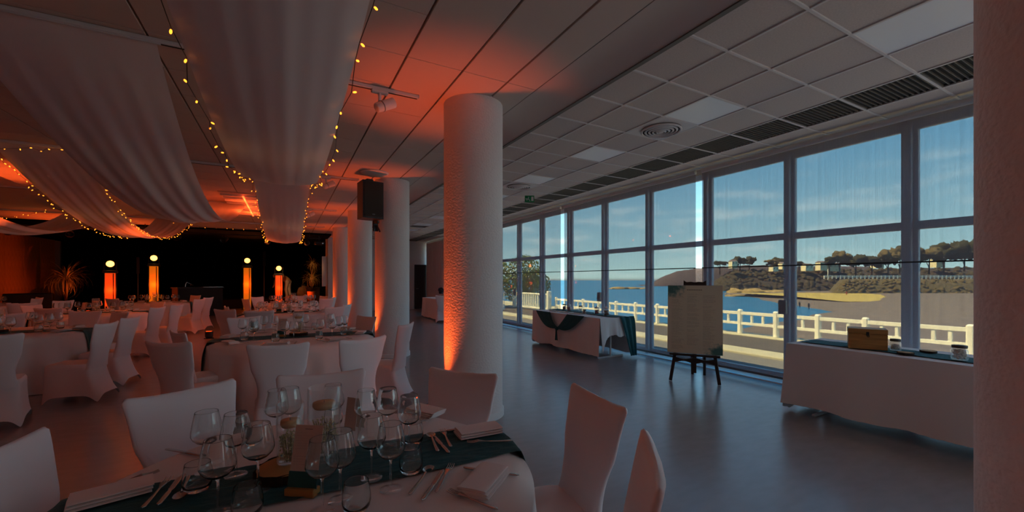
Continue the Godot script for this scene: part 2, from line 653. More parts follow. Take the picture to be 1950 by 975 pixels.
func build_shell() -> void:
	put_struct("floor", M.floor_vinyl, span_box(-9.7, 6.07, -0.25, 0.0, -7.0, 28.0))
	put_struct("wall_back", M.wall_white, span_box(-9.7, 6.5, 0.0, 3.6, -7.3, -7.0))
	put_struct("wall_far", M.wall_white, span_box(1.62, 6.5, 0.0, 3.6, 20.2, 20.5))
	put_struct("trim_1", M.wall_white, span_box(5.46, 5.52, 0.0, 2.26, 20.17, 20.2, 0.004))
	var wl := struct_root("wall_left", Vector3(-9.6, 0, 0))
	put_part("core", M.joint_dark, span_box(-9.75, -9.56, 0, 3.6, -7.0, 28.0), wl)
	for i in 17:
		put_part("plank_panel", M.wood_wall, span_box(-9.56, -9.5, 0.02, 3.36, 5.0 + i * 1.3 + 0.006, 5.0 + (i + 1) * 1.3 - 0.006, 0.004), wl)
	# black stage house
	put_struct("wall_stage", M.black_velvet, span_box(1.62, 1.9, 0.0, 3.6, 20.55, 28.3))
	put_struct("wall_stage_back", M.black_velvet, span_box(-9.7, 1.62, 0.0, 3.6, 28.0, 28.3))
	put_struct("baseboard_far", M.white_metal, span_box(1.6, 5.46, 0.0, 0.1, 20.18, 20.2, 0.003))
	# doors of the far wall
	var d := struct_root("door_1", Vector3(5.8, 0, -20.16))
	put_part("leaf", M.door_brown, span_box(5.54, 6.2, 0.01, 2.2, 20.13, 20.18, 0.004), d)
	put_part("handle", M.steel, span_box(5.6, 5.72, 1.0, 1.025, 20.08, 20.1, 0.004), d)
	d = struct_root("door_2", Vector3(4.8, 0, -20.16))
	put_part("leaf", M.wood_dark, span_box(4.3, 5.22, 0.01, 2.1, 20.14, 20.18, 0.004), d)

func build_ceiling() -> void:
	var c := struct_root("ceiling", Vector3(0, CEIL, 0))
	put_part("slab", M.joint_dark, span_box(-9.75, 6.55, 3.385, 3.75, -7.3, 18.59), c)
	put_part("slab", M.joint_dark, span_box(1.63, 6.55, 3.385, 3.75, 18.6, 20.6), c)
	put_part("slab", M.black_velvet, span_box(-9.75, 1.62, 3.3, 3.75, 18.6, 28.3), c)
	put_part("rear_lining", M.panel_white, span_box(-9.5, 6.2, CEIL, 3.384, -7.0, -1.4), c)
	# left zone: long panels with dark joints
	var xs := [-9.5, -8.31, -6.47, -4.63, -2.79, -0.95, 0.89]
	var rows := []
	var s := -1.39
	while s < 18.5:
		rows.append(s)
		s += 0.61
	for k in 6:
		var pl := []
		var w: float = xs[k + 1] - xs[k] - (0.016 if k > 0 else 0.012)
		for r in rows:
			pl.append(Transform3D(Basis(), Vector3((xs[k] + xs[k + 1]) / 2, 0.012, -(r + 0.305))))
		var holder := MeshInstance3D.new()
		holder.name = "panel_row_%03d" % k if k > 0 else "panel_row"
		holder.mesh = box(Vector3(0.008, 0.01, 20.0), 0.0)
		holder.material_override = M.joint_dark
		holder.position = Vector3(xs[k + 1], 0.02, -8.6)
		c.add_child(holder, true)
		for i in pl.size():
			pl[i].origin -= holder.position
		many(holder, "ceiling_panel", box(Vector3(w, 0.02, 0.602), 0.003), M.panel_white, pl)
	# strips between the panels and the tiled zone
	var strips := [[0.89, 1.4, 1.22], [1.4, 1.857, 2.44], [1.857, 2.19, 2.44]]
	for st3 in strips:
		var s0 := -1.39
		while s0 < 20.2:
			var s1: float = minf(s0 + st3[2], 20.2)
			put_part("strip_panel", M.panel_white, span_box(st3[0] + 0.01, st3[1] - 0.008, CEIL, 3.384, s0 + 0.004, s1 - 0.004, 0.003), c)
			s0 += st3[2]
	var prof := [Vector2(2.2, 3.372), Vector2(2.3, 3.366), Vector2(2.4, 3.35), Vector2(2.48, 3.326), Vector2(2.55, 3.3), Vector2(2.6, 3.285), Vector2(2.625, 3.285), Vector2(2.625, 3.4)]
	put_part("cove_beam", M.beam_white, [sheet(prof.size() - 1, 1, func(u: float, v: float) -> Vector3:
		var p: Vector2 = prof[int(round(u * (prof.size() - 1)))]
		return Vector3(p.x, p.y, lerpf(7.0, -20.2, v))), Vector3.ZERO], c)
	put_part("shadow_gap", M.black_paint, span_box(2.628, 2.656, 3.3, 3.384, -7.0, 20.2), c)
	put_part("beam_edge", M.grille_dark, span_box(2.585, 2.632, 3.278, 3.288, -7.0, 20.2, 0.002), c)
	# right zone: 600 mm tiles in a white grid
	var tx := [2.66, 3.19, 3.8, 4.42, 5.04, 5.64, 6.2]
	var first := -1.48
	for i in 36:
		var a := first + i * 0.6
		var b := a + 0.6
		if a > 20.0: break
		b = minf(b, 20.2)
		for k in 6:
			var x0: float = tx[k] + 0.008
			var x1: float = tx[k + 1] - 0.008
			var q := posmod(i - 4, 3)  # rows that start at 0.92 + 1.8 n
			if k == 2 and q == 0:
				put_part("light_panel", M.acrylic, span_box(x0, x1, 3.354, 3.37, a + 0.008, b - 0.008, 0.002), c)
			elif k == 2 and posmod(i - 8, 6) == 0 and i >= 8:
				continue
			elif k == 4:
				var g := put_part("grille_panel", M.grille_back, span_box(x0, x1, 3.37, 3.38, a, b), c)
				var sm := box(Vector3(x1 - x0, 0.022, 0.006), 0.0)
				var pl := []
				for n in 14:
					pl.append(Transform3D(Basis(), Vector3(0, -0.012, 0.278 - n * 0.0428)))
				if i >= 4 and i <= 11:
					many(g, "slat", sm, M.grille_dark, pl)
				else:
					var st := begin()
					for t in pl:
						bx(st, t.origin, Vector3(x1 - x0, 0.022, 0.006), 0.0)
					part("slats", done(st), M.grille_dark, g).set_meta("kind", "stuff")
			else:
				put_part("ceiling_tile", M.tile_white, span_box(x0, x1, 3.356, 3.37, a + 0.006, b - 0.006, 0.002), c)
		put_part("tee_bar", M.tee_white, span_box(2.66, 6.2, 3.346, 3.362, a - 0.012, a + 0.012, 0.002), c)
	for k in 7:
		put_part("tee_bar", M.tee_white, span_box(tx[k] - 0.012, tx[k] + 0.012, 3.3455, 3.3615, -1.5, 20.2, 0.002), c)
	# round air diffusers
	for i in 3:
		var sc: float = [3.62, 7.22, 10.82][i]
		var o := thing("air_diffuser", ["round slatted air diffuser in the tiled ceiling, the large one nearest the camera", "round air diffuser in the tiled ceiling above the green exit sign", "small far round air diffuser in the tiled ceiling beyond the exit sign"][i], "air vent", Vector3(4.11, 3.352, -sc))
		part("plate", box(Vector3(0.59, 0.012, 0.59), 0.003), M.tee_white, o)
		part("throat", turned([Vector2(0, 0.004), Vector2(0.235, 0.004), Vector2(0.235, -0.004), Vector2(0, -0.012)], 40), M.grille_back, o, Vector3(0, -0.008, 0))
		for r in 5:
			var rr := 0.235 - r * 0.045
			part("ring", turned([Vector2(rr, 0.0), Vector2(rr + 0.012, -0.014), Vector2(rr - 0.006, -0.028), Vector2(rr - 0.018, -0.016), Vector2(rr, 0.0)], 40), M.tee_white, o, Vector3(0, -0.01 - r * 0.003, 0))
		part("hub", turned(cyl_prof(0.03, -0.03, 0.0), 20), M.tee_white, o, Vector3(0, -0.015, 0))
	# round plate over the second column, loudspeaker rails and spot heads
	var pl2 := tag(part("ceiling_speaker", turned([Vector2(0, -0.02), Vector2(0.2, -0.02), Vector2(0.235, -0.012), Vector2(0.24, 0.0), Vector2(0, 0.0)], 36), M.tee_white, null, Vector3(1.36, 3.356, -7.55)), "flat round white plate on the ceiling above the black loudspeaker", "ceiling plate")
	pl2.rotation.y = 0.2
	var lab := ["white ceiling track crossing behind the nearest drape, ending beside the first column", "second white ceiling track, ending near the black loudspeaker", "third white ceiling track, over the middle of the room", "farthest white ceiling track, before the stage"]
	for i in 4:
		var s4: float = [4.17, 8.17, 12.17, 16.2][i]
		var o := thing("lighting_track", lab[i], "track", Vector3(0, 3.34, -s4))
		part("rail", box(Vector3(10.4, 0.035, 0.04), 0.004), M.white_metal, o, Vector3(-4.02, 0, 0))
		part("slot", box(Vector3(10.38, 0.006, 0.012), 0.0), M.grille_back, o, Vector3(-4.02, -0.0195, 0))
		part("end_cap", box(Vector3(0.01, 0.04, 0.045), 0.003), M.white_metal, o, Vector3(1.185, 0, 0))
		spot_head(Vector3([0.8, 0.62, 0.5, 0.4][i], 3.32, -s4), ["white cylindrical track spotlight next to the first column", "white track spotlight near the black loudspeaker", "small white track spotlight left of the third column", "tiny far white track spotlight before the stage"][i])
	# exit sign
	var ex := thing("exit_sign", "green emergency exit sign hanging from the tiled ceiling near the windows", "exit sign", Vector3(4.5, 3.17, -7.45), -0.5)
	part("body", box(Vector3(0.2, 0.14, 0.03), 0.004), M.sign_green, ex)
	part("hanger", box(Vector3(0.012, 0.12, 0.012), 0.002), M.white_metal, ex, Vector3(0, 0.13, 0))
	var st2 := begin()   # running figure, door and arrow
	bx(st2, Vector3(0.06, 0, 0.016), Vector3(0.045, 0.09, 0.003), 0.0)
	bx(st2, Vector3(-0.02, 0.032, 0.016), Vector3(0.018, 0.018, 0.003), 0.0)
	bx(st2, Vector3(-0.02, 0.005, 0.016), Vector3(0.014, 0.04, 0.003), 0.0, Transform3D(Basis(Vector3.BACK, 0.3), Vector3.ZERO))
	bx(st2, Vector3(-0.028, -0.03, 0.016), Vector3(0.012, 0.045, 0.003), 0.0, Transform3D(Basis(Vector3.BACK, -0.4), Vector3(-0.012, 0, 0)))
	bx(st2, Vector3(-0.01, -0.03, 0.016), Vector3(0.012, 0.045, 0.003), 0.0, Transform3D(Basis(Vector3.BACK, 0.5), Vector3(-0.004, 0, 0)))
	bx(st2, Vector3(-0.065, 0, 0.016), Vector3(0.04, 0.012, 0.003), 0.0)
	part("pictogram", done(st2), M.white_metal, ex)

func spot_head(at: Vector3, label: String) -> void:
	var o := thing("track_spotlight", label, "spotlight", at)
	part("adapter", box(Vector3(0.16, 0.03, 0.05), 0.008), M.white_metal, o, Vector3(0, -0.01, 0))
	part("stem", turned(cyl_prof(0.016, -0.1, 0.0), 12), M.white_metal, o)
	var body := part("head", turned([Vector2(0, -0.1), Vector2(0.04, -0.1), Vector2(0.047, -0.09), Vector2(0.05, -0.02), Vector2(0.05, 0.1), Vector2(0.046, 0.105), Vector2(0.042, 0.09), Vector2(0, 0.07)], 24), M.white_metal, o, Vector3(0.05, -0.13, 0.0), Vector3(0.25, 0.3, -1.05))
	part("grip_ring", turned([Vector2(0.05, -0.004), Vector2(0.053, -0.004), Vector2(0.053, 0.004), Vector2(0.05, 0.004)], 24), M.grey_metal, body, Vector3(0, -0.03, 0))

func build_windows() -> void:
	var ins := 0.11
	var first := 1.95 - 1.29 * 6
	var n := 0
	for k in 20:
		var a := first + 1.29 * k
		var b := minf(a + 1.29, 20.2)
		if a > 19.6: break
		n += 1
		var w := struct_root("window_%d" % n, Vector3(X_WIN, 0, -a))
		put_part("mullion", M.frame_white, span_box(X_WIN - ins + 0.02, X_WIN + 0.05, 0.0, 3.3, a - 0.035, a + 0.035, 0.004), w)
		put_part("stile", M.frame_white, span_box(X_WIN - 0.02, X_WIN + 0.04, 0.1, 3.24, a + 0.035, a + 0.075, 0.004), w)
		put_part("stile", M.frame_white, span_box(X_WIN - 0.02, X_WIN + 0.04, 0.1, 3.24, b - 0.075, b - 0.035, 0.004), w)
		put_part("head_rail", M.frame_white, span_box(X_WIN - 0.02, X_WIN + 0.04, 3.18, 3.26, a + 0.035, b - 0.035, 0.004), w)
		put_part("mid_rail", M.frame_white, span_box(X_WIN - 0.05, X_WIN + 0.04, 2.04, 2.13, a + 0.035, b - 0.035, 0.004), w)
		put_part("bottom_rail", M.frame_white, span_box(X_WIN - 0.02, X_WIN + 0.04, 0.03, 0.12, a + 0.035, b - 0.035, 0.004), w)
		put_part("pane", M.pane_glass, span_box(X_WIN + 0.008, X_WIN + 0.014, 2.13, 3.18, a + 0.075, b - 0.075, 0.0), w)
		put_part("pane", M.pane_glass, span_box(X_WIN + 0.008, X_WIN + 0.014, 0.12, 2.04, a + 0.075, b - 0.075, 0.0), w)
	put_struct("trim_2", M.tile_white, span_box(6.2, 6.55, 3.25, 3.6, -7.0, 20.4))
	put_struct("trim_3", M.wall_white, span_box(6.07, 6.5, -0.3, 0.016, -7.0, 20.2))
	put_struct("wall_pier", M.wall_white, span_box(6.2, 6.5, 0.0, 3.6, -7.3, 1.95 - 1.29 * 6 - 0.03))
	# see-through roller blinds, four metres each, with narrow slits between
	var bl := [[-7.0, -3.4], [-3.3, 0.5], [0.62, 4.468], [4.588, 8.33], [8.48, 12.3], [12.42, 16.85]]
	var lab := ["", "grey see-through roller blind on the windows beside and behind the near right column", "wide grey see-through roller blind behind the wooden box and the easel", "grey see-through roller blind between the two bright slits, behind the sweets table", "grey see-through roller blind left of the farther bright slit, before the outside stairs", "grey roller blind on the far windows behind the first column"]
	for i in range(2, 6):   # the windows behind the camera stand open to the daylight
		var s0: float = bl[i][0]
		var s1: float = bl[i][1]
		var o := thing("roller_blind", lab[i] if i > 0 else "grey see-through roller blind on the windows behind the camera", "blind", Vector3(6.04, 0, -(s0 + s1) / 2))
		var wd := s1 - s0
		part("fabric", sheet(1, 1, func(u: float, v: float) -> Vector3: return Vector3(0, lerpf(0.1, 3.24, v), (u - 0.5) * wd), false, Vector2(1, 1)), M.blind_weave, o)
		# daylight that the weave scatters into the room
		var dl := AreaLight3D.new()
		dl.name = "scattered_daylight"
		o.add_child(dl, true)
		dl.position = Vector3(-0.05, 1.68, 0)
		dl.rotation.y = PI / 2
		dl.area_size = Vector2(wd, 3.1)
		dl.area_normalize_energy = true
		dl.light_color = Color(0.86, 0.92, 1.0)
		dl.light_energy = 0.6 * wd / 4.0
		dl.area_range = 40.0
		dl.shadow_enabled = true
		part("bottom_bar", box(Vector3(0.018, 0.035, wd), 0.004), M.grey_metal, o, Vector3(0, 0.095, 0))
		part("roller", turned(cyl_prof(0.035, -wd / 2, wd / 2), 16), M.white_metal, o, Vector3(0, 3.27, 0), Vector3(PI / 2, 0, 0))
		part("seam", box(Vector3(0.006, 0.016, wd), 0.0), M.blind_seam, o, Vector3(-0.004, 1.66, 0))
	# the open windows behind the camera
	var day := AreaLight3D.new()
	day.name = "open_window_daylight"
	add_child(day, true)
	day.position = Vector3(6.1, 1.68, 3.3)
	day.rotation.y = PI / 2
	day.area_size = Vector2(7.2, 3.1)
	day.area_normalize_energy = true
	day.light_color = Color(1.0, 0.95, 0.97)
	day.light_energy = 3.6
	day.area_range = 40.0
	day.shadow_enabled = true
	# white closed blinds at the end of the room
	var cu := thing("white_curtain", "white closed window curtain at the far end beside the dark door", "curtain", Vector3(6.12, 0, -18.55))
	part("fabric", sheet(90, 1, func(u: float, v: float) -> Vector3: return Vector3(0.02 * sin(u * 75.0), lerpf(0.04, 3.24, v), (u - 0.5) * 3.1)), M.cloth, cu)
	part("rail", box(Vector3(0.03, 0.03, 3.1), 0.004), M.white_metal, cu, Vector3(0, 3.26, 0))
	# lock boxes on every third mullion
	for i in 3:
		var s: float = 3.24 + i * 3.87
		var o := thing("lock_box", ["grey lock box on the window mullion right of the easel", "grey lock box on the window mullion behind the sweets table", "grey lock box on the far window mullion before the outside stairs"][i], "lock box", Vector3(6.11, 1.08, -s))
		part("body", box(Vector3(0.06, 0.2, 0.1), 0.008), M.grey_metal, o)
		part("cylinder", turned(cyl_prof(0.014, 0, 0.02), 12), M.chrome, o, Vector3(-0.03, 0.05, 0), Vector3(0, 0, PI / 2))
		part("lever", box(Vector3(0.015, 0.02, 0.09), 0.004), M.black_metal, o, Vector3(-0.045, -0.03, 0.02))

func build_columns() -> void:
	var lab := ["thick round white column at the right edge, nearest the camera", "round white plaster column in the middle, between the tables and the windows", "round white column carrying the black loudspeaker", "third round white column from the middle, behind the loudspeaker column", "far round white column beside the stage", "farthest round white column, at the stage corner"]
	var ss := [0.085, 4.15, 8.09, 12.1, 16.3, 20.35]
	for i in 6:
		if i == 5: continue
		var o := thing("column", lab[i], "column", Vector3(1.79, 0, -ss[i]))
		part("shaft", turned([Vector2(0.32, 0.05), Vector2(0.32, 1.2), Vector2(0.32, 2.4), Vector2(0.32, CEIL + 0.01)], 64), M.plaster, o)
		part("base_ring", turned([Vector2(0.335, 0.0), Vector2(0.335, 0.07), Vector2(0.33, 0.078), Vector2(0.318, 0.08)], 64), M.wall_white, o)
		# uplighter at the foot, on the side away from the windows
		uplighter(Vector3(1.31, 0, -ss[i] + 0.06), Vector3(0.05, 1.0, -0.02), 0.4 if i == 0 else 4.5, ["small black uplighter at the foot of the right edge column", "small black uplighter glowing orange at the left foot of the middle column", "small black uplighter at the foot of the loudspeaker column", "small black uplighter at the foot of the third column", "small black uplighter at the foot of the far column"][i], 26.0)

func uplighter(at: Vector3, towards: Vector3, energy: float, label: String, angle: float) -> void:
	var o := thing("uplighter", label, "uplighter", at)
	part("housing", turned([Vector2(0, 0.02), Vector2(0.07, 0.02), Vector2(0.085, 0.05), Vector2(0.085, 0.17), Vector2(0.078, 0.18), Vector2(0.07, 0.172), Vector2(0, 0.165)], 24), M.black_metal, o)
	part("foot", box(Vector3(0.2, 0.02, 0.12), 0.004), M.black_metal, o, Vector3(0, 0.01, 0))
	part("lens_light", turned([Vector2(0, 0.0), Vector2(0.066, 0.0), Vector2(0.06, 0.006), Vector2(0, 0.01)], 20), M.orange_lens, o, Vector3(0, 0.172, 0))
	lamp_spot(o, "beam", Vector3(0, 0.2, 0), towards, Color(1.0, 0.36, 0.13), energy, angle, 0.05)

# ------------------------------------------------------------------ drapes and fairy lights
func drape_y(s: float, s0: float, s1: float, low: float, sd: float) -> float:
	var q := (s - s0) / (s1 - s0) * 2.0 - 1.0
	return low + (CEIL - 0.02 - low) * q * q

func drape(label: String, x0: float, x1: float, spans: Array, sd: float, folds := 1.0) -> void:
	var a: float = spans[0][0]
	var b: float = spans[spans.size() - 1][1]
	var o := thing("ceiling_drape", label, "drape", Vector3((x0 + x1) / 2, CEIL - 0.03, -a))
	for sp in spans:
		var s0: float = sp[0]
		var s1: float = sp[1]
		part("cloth_span", sheet(48, 64, func(u: float, v: float) -> Vector3:
			var s := lerpf(s0, s1, v)
			var q := v * 2.0 - 1.0
			var sag := 1.0 - q * q
			var w := (x1 - x0) * (1.0 - 0.14 * sag)
			var fold := folds * sag * 0.028 * (sin(u * 19.0 + sd + v * 1.5) * 0.6 + sin(u * 41.0 + sd * 2.0 - v * 2.0) * 0.4 + sin(u * 7.0 + sd) * 0.7)
			var cup := -0.07 * sag * (1.0 - pow(u * 2.0 - 1.0, 2.0))
			return Vector3((u - 0.5) * w, drape_y(s, s0, s1, sp[2], sd) + fold + cup + 0.03 - CEIL, -(s - a))), M.drape, o)
	part("hem_bar", box(Vector3(x1 - x0 + 0.06, 0.02, 0.02), 0.003), M.white_metal, o, Vector3(0, -0.005, 0))

var bulb_mesh: ArrayMesh

func fairy_string(label: String, pts: Array, step: float, sd: int) -> void:
	var r := RandomNumberGenerator.new()
	r.seed = sd
	var path := [pts[0]]
	for i in range(1, pts.size()):
		var a: Vector3 = pts[i - 1]
		var b: Vector3 = pts[i]
		var n := maxi(1, int(a.distance_to(b) / step))
		for k in range(1, n + 1):
			path.append(a.lerp(b, clampf((float(k) + r.randf_range(-0.35, 0.35)) / n, 0, 1)) + Vector3(r.randf_range(-1, 1), r.randf_range(-1, 0.4), r.randf_range(-1, 1)) * 0.028)
	var o := thing("fairy_light_string", label, "fairy lights", path[0])
	var base: Vector3 = path[0]
	var loc := []
	for p in path:
		loc.append(p - base)
	var st := begin()
	tube(st, loc, 0.0022, 4)
	part("wire", done(st), M.wire_dark, o)
	var pl := []
	for p in loc:
		var d := Vector3(r.randf_range(-1, 1), r.randf_range(-1.2, 0.3), r.randf_range(-1, 1)).normalized()
		pl.append(Transform3D(frame_along(d), p + d * 0.02))
	many(o, "bulb", bulb_mesh, M.bulb_glow, pl)
	# the bulbs' light on their surroundings, one source for each two metres or so of string
	var run := 0.0
	for i in range(1, loc.size()):
		run += (loc[i] as Vector3).distance_to(loc[i - 1])
		if run > 2.2:
			run = 0.0
			var l := OmniLight3D.new()
			l.name = "string_glow"
			o.add_child(l, true)
			l.position = loc[i] + Vector3(0, -0.32, 0)
			l.light_color = Color(1.0, 0.74, 0.46)
			l.light_energy = 0.006
			l.omni_range = 30.0
			l.light_size = 0.08
			l.shadow_enabled = true

func edge_pts(x: Callable, s0: float, s1: float, low: float, from_s: float, to_s: float, n: int, drop: float) -> Array:
	var out := []
	for i in n + 1:
		var s := lerpf(from_s, to_s, float(i) / n)
		var q := (s - s0) / (s1 - s0) * 2.0 - 1.0
		out.append(Vector3(x.call(1.0 - q * q), drape_y(s, s0, s1, low, 0) - drop, -s))
	return out

func build_drapes() -> void:
	bulb_mesh = turned([Vector2(0, -0.013), Vector2(0.0045, -0.01), Vector2(0.0062, 0.0), Vector2(0.0045, 0.008), Vector2(0, 0.012)], 6)
	var low := 2.55
	drape("long white ceiling drape hanging nearest overhead, edged with fairy lights", -0.52, 0.385, [[0.0, 8.17, 2.56], [8.17, 16.2, 2.5]], 0.3, 0.16)
	drape("wide white ceiling drape left of the nearest one, hung from the first ceiling track", -2.05, -0.9, [[4.17, 12.17, 2.5]], 2.1, 0.7)
	drape("white ceiling drape glowing orange at its top, edged with fairy lights, on the left", -3.5, -2.6, [[8.17, 16.2, 2.5]], 4.4)
	drape("white ceiling drape at the left edge of the picture, farthest from the columns", -5.5, -4.5, [[8.17, 16.2, 2.5]], 1.2)
	var al := func(g: float) -> float: return -0.067 - 0.455 * (1.0 - 0.14 * g) - 0.01
	var ar := func(g: float) -> float: return -0.067 + 0.455 * (1.0 - 0.14 * g) + 0.01
	fairy_string("fairy light string along the left edge of the nearest drape", edge_pts(al, 0, 8.17, 2.56, 1.7, 8.17, 26, 0.02), 0.15, 11)
	fairy_string("fairy light string along the right edge of the nearest drape", edge_pts(ar, 0, 8.17, 2.56, 1.7, 8.17, 26, 0.02), 0.15, 12)
	fairy_string("fairy light string on the left edge of the nearest drape's short far end", edge_pts(al, 8.17, 16.2, 2.5, 8.2, 16.2, 24, 0.02), 0.16, 13)
	fairy_string("fairy light string on the right edge of the nearest drape's short far end", edge_pts(ar, 8.17, 16.2, 2.5, 8.2, 16.2, 24, 0.02), 0.16, 14)
	var cl := func(g: float) -> float: return -3.05 - 0.45 * (1.0 - 0.14 * g)
	var cr := func(g: float) -> float: return -3.05 + 0.45 * (1.0 - 0.14 * g)
	fairy_string("fairy light string along the left edge of the orange-lit drape", edge_pts(cl, 8.17, 16.2, 2.5, 8.2, 16.0, 24, 0.06), 0.1, 15)
	fairy_string("fairy light string along the right edge of the orange-lit drape", edge_pts(cr, 8.17, 16.2, 2.5, 8.2, 16.0, 24, 0.04), 0.1, 16)
	fairy_string("fairy light string along the upper hem of the orange-lit drape", [Vector3(-4.6, 3.28, -8.1), Vector3(-4.0, 3.2, -8.1), Vector3(-3.3, 3.24, -8.1), Vector3(-2.6, 3.32, -8.15)], 0.1, 17)
	var sw := []
	for i in 13:
		var t := i / 12.0
		sw.append(Vector3(lerpf(-8.2, -5.6, t), 2.93 + 0.4 * t * t, -lerpf(16.6, 15.6, t)))
	fairy_string("fairy light swag hanging before the black stage at the far left", sw, 0.1, 18)
	sw = []
	for i in 9:
		var t := i / 8.0
		sw.append(Vector3(lerpf(-3.0, -0.9, t), 3.16 - 0.06 * sin(t * PI), -lerpf(15.7, 16.2, t)))
	fairy_string("straight fairy light string along the stage beam, left of the middle drape", sw, 0.14, 19)
	# strip lamp between slats, near the middle drape
	var o := thing("slatted_ceiling_light", "slatted ceiling light glowing orange beside the middle drape", "ceiling light", Vector3(-0.85, 3.33, -12.4))
	part("tray", box(Vector3(0.9, 0.01, 3.4), 0.0), M.panel_white, o, Vector3(0, 0.022, 0))
	part("tube_light", box(Vector3(0.035, 0.02, 3.2), 0.004), M.strip_orange, o, Vector3(0, -0.03, 0))
	for i in 9:
		part("slat", box(Vector3(0.85, 0.05, 0.012), 0.002), M.tee_white, o, Vector3(0, 0.0, -1.5 + i * 0.375))
	for zz in [-1.0, 0.0, 1.0]:
		var l := OmniLight3D.new()
		l.name = "tube_glow"
		o.add_child(l, true)
		l.position = Vector3(0, -0.12, zz)
		l.light_color = Color(1.0, 0.38, 0.14)
		l.light_energy = 0.12
		l.omni_range = 30
		l.light_size = 0.04
		l.shadow_enabled = true

# ------------------------------------------------------------------ outdoors; "view" frames lie along the direction that the terrace looks: x across, -z away
const VIEW := -0.50091

func vroot(called: String, label: String, category: String, at: Vector3, group := "") -> Node3D:
	return thing(called, label, category, Basis(Vector3.UP, VIEW) * at, VIEW, group)

func ridge(called: String, label: String, pts: Array, d: float, front: float, depth: float, base: float, m: Material, rough: float, sd: int) -> Node3D:
	var n := FastNoiseLite.new()
	n.seed = sd
	n.frequency = 0.05
	n.fractal_octaves = 4
	var f := func(u: float, v: float) -> Vector3:
		var q := u * (pts.size() - 1)
		var i := mini(int(q), pts.size() - 2)
		var a: Vector2 = pts[i]
		var b: Vector2 = pts[i + 1]
		var x := lerpf(a.x, b.x, q - i)
		var top := lerpf(a.y, b.y, q - i)
		var w := v * (front + depth)
		var rise := 1.0
		if w < front:
			rise = sin(clampf(w / front, 0, 1) * PI / 2)
		elif v > 0.85:
			rise = clampf((1.0 - v) / 0.15, 0, 1)
		var wob := n.get_noise_2d(x * 1.3, w * 2.0 + sd) * rough
		var k := x / d   # further rows fan out so that both ends keep their bearing
		return Vector3(x + k * w * 0.9, base + (top - base) * rise + wob * minf(1.0, rise * 2.0) - (0.6 if v == 0.0 else 0.0), -(d + w + wob * 1.5 * (1.0 - rise)))
	var o := vroot(called, label, "hill", Vector3.ZERO)
	part("slope", sheet(96, 22, f, true, Vector2(40, 10)), m, o)
	return o

func blob(st: SurfaceTool, c: Vector3, r: Vector3, sd: int, nu := 14, nv := 9, rough := 0.3) -> void:
	var n := FastNoiseLite.new()
	n.seed = sd
	n.frequency = 1.3
	n.fractal_octaves = 3
	grid(st, nu, nv, func(u: float, v: float) -> Vector3:
		var a := fmod(u, 1.0) * TAU
		var b := (v - 0.5) * PI
		var dir := Vector3(cos(a) * cos(b), sin(b), sin(a) * cos(b))
		return c + dir * r * (1.0 + rough * n.get_noise_3dv(dir * 1.6 + c * 0.37)), false, Vector2(3, 2), sd % 30 + 2)

func leaf_crown(parent: Node3D, blobs: Array, count: int, size: float, m: Material, sd: int) -> void:
	var r := RandomNumberGenerator.new()
	r.seed = sd
	var st := begin()
	st.set_smooth_group(-1)
	tri(st, Vector3(-0.4, 0, 0), Vector3(0, 0.1, 0.5), Vector3(0.4, 0, 0))
	tri(st, Vector3(-0.4, 0, 0), Vector3(0, 0.1, -0.5), Vector3(0.4, 0, 0))
	var mm := MultiMesh.new()
	mm.transform_format = MultiMesh.TRANSFORM_3D
	mm.mesh = done(st)
	mm.instance_count = count
	for i in count:
		var b: Array = blobs[r.randi() % blobs.size()]
		var d := Vector3(r.randfn(), r.randfn(), r.randfn()).normalized()
		var p: Vector3 = b[0] + d * (b[1] as Vector3) * pow(r.randf(), 0.3)
		mm.set_instance_transform(i, Transform3D(Basis.from_euler(Vector3(r.randf() * TAU, r.randf() * TAU, r.randf() * TAU)).scaled(Vector3.ONE * size * r.randf_range(0.6, 1.4)), p))
	var o := MultiMeshInstance3D.new()
	o.name = "foliage"
	o.multimesh = mm
	o.material_override = m
	o.set_meta("kind", "stuff")
	parent.add_child(o, true)

func p2_end(p: Array) -> Array:
	return p

func bushes(parent: Node3D, pts: Array, d: float, front: float, base: float, count: int, size: float, m: Material, sd: int) -> void:
	# overgrown slope: many small leafy lumps
	var r := RandomNumberGenerator.new()
	r.seed = sd
	var st := begin()
	blob(st, Vector3.ZERO, Vector3(1.0, 0.8, 0.9), sd, 9, 6, 0.9)
	var mm := MultiMesh.new()
	mm.transform_format = MultiMesh.TRANSFORM_3D
	mm.mesh = done(st)
	mm.instance_count = count
	for i in count:
		var q := r.randf() * (pts.size() - 1)
		var k := mini(int(q), pts.size() - 2)
		var a: Vector2 = pts[k]
		var b: Vector2 = pts[k + 1]
		var x := lerpf(a.x, b.x, q - k)
		var top := lerpf(a.y, b.y, q - k)
		var v := r.randf()
		var y := base + (top - base) * sin(v * PI / 2)
		var w := v * front
		mm.set_instance_transform(i, Transform3D(Basis.from_euler(Vector3(0, r.randf() * TAU, 0)).scaled(Vector3.ONE * size * r.randf_range(0.45, 1.15)), Vector3(x + x / d * w * 0.9, y - size * 0.25, -(d + w))))
	var o := MultiMeshInstance3D.new()
	o.name = "bushes"
	o.multimesh = mm
	o.material_override = m
	o.set_meta("kind", "stuff")
	parent.add_child(o, true)

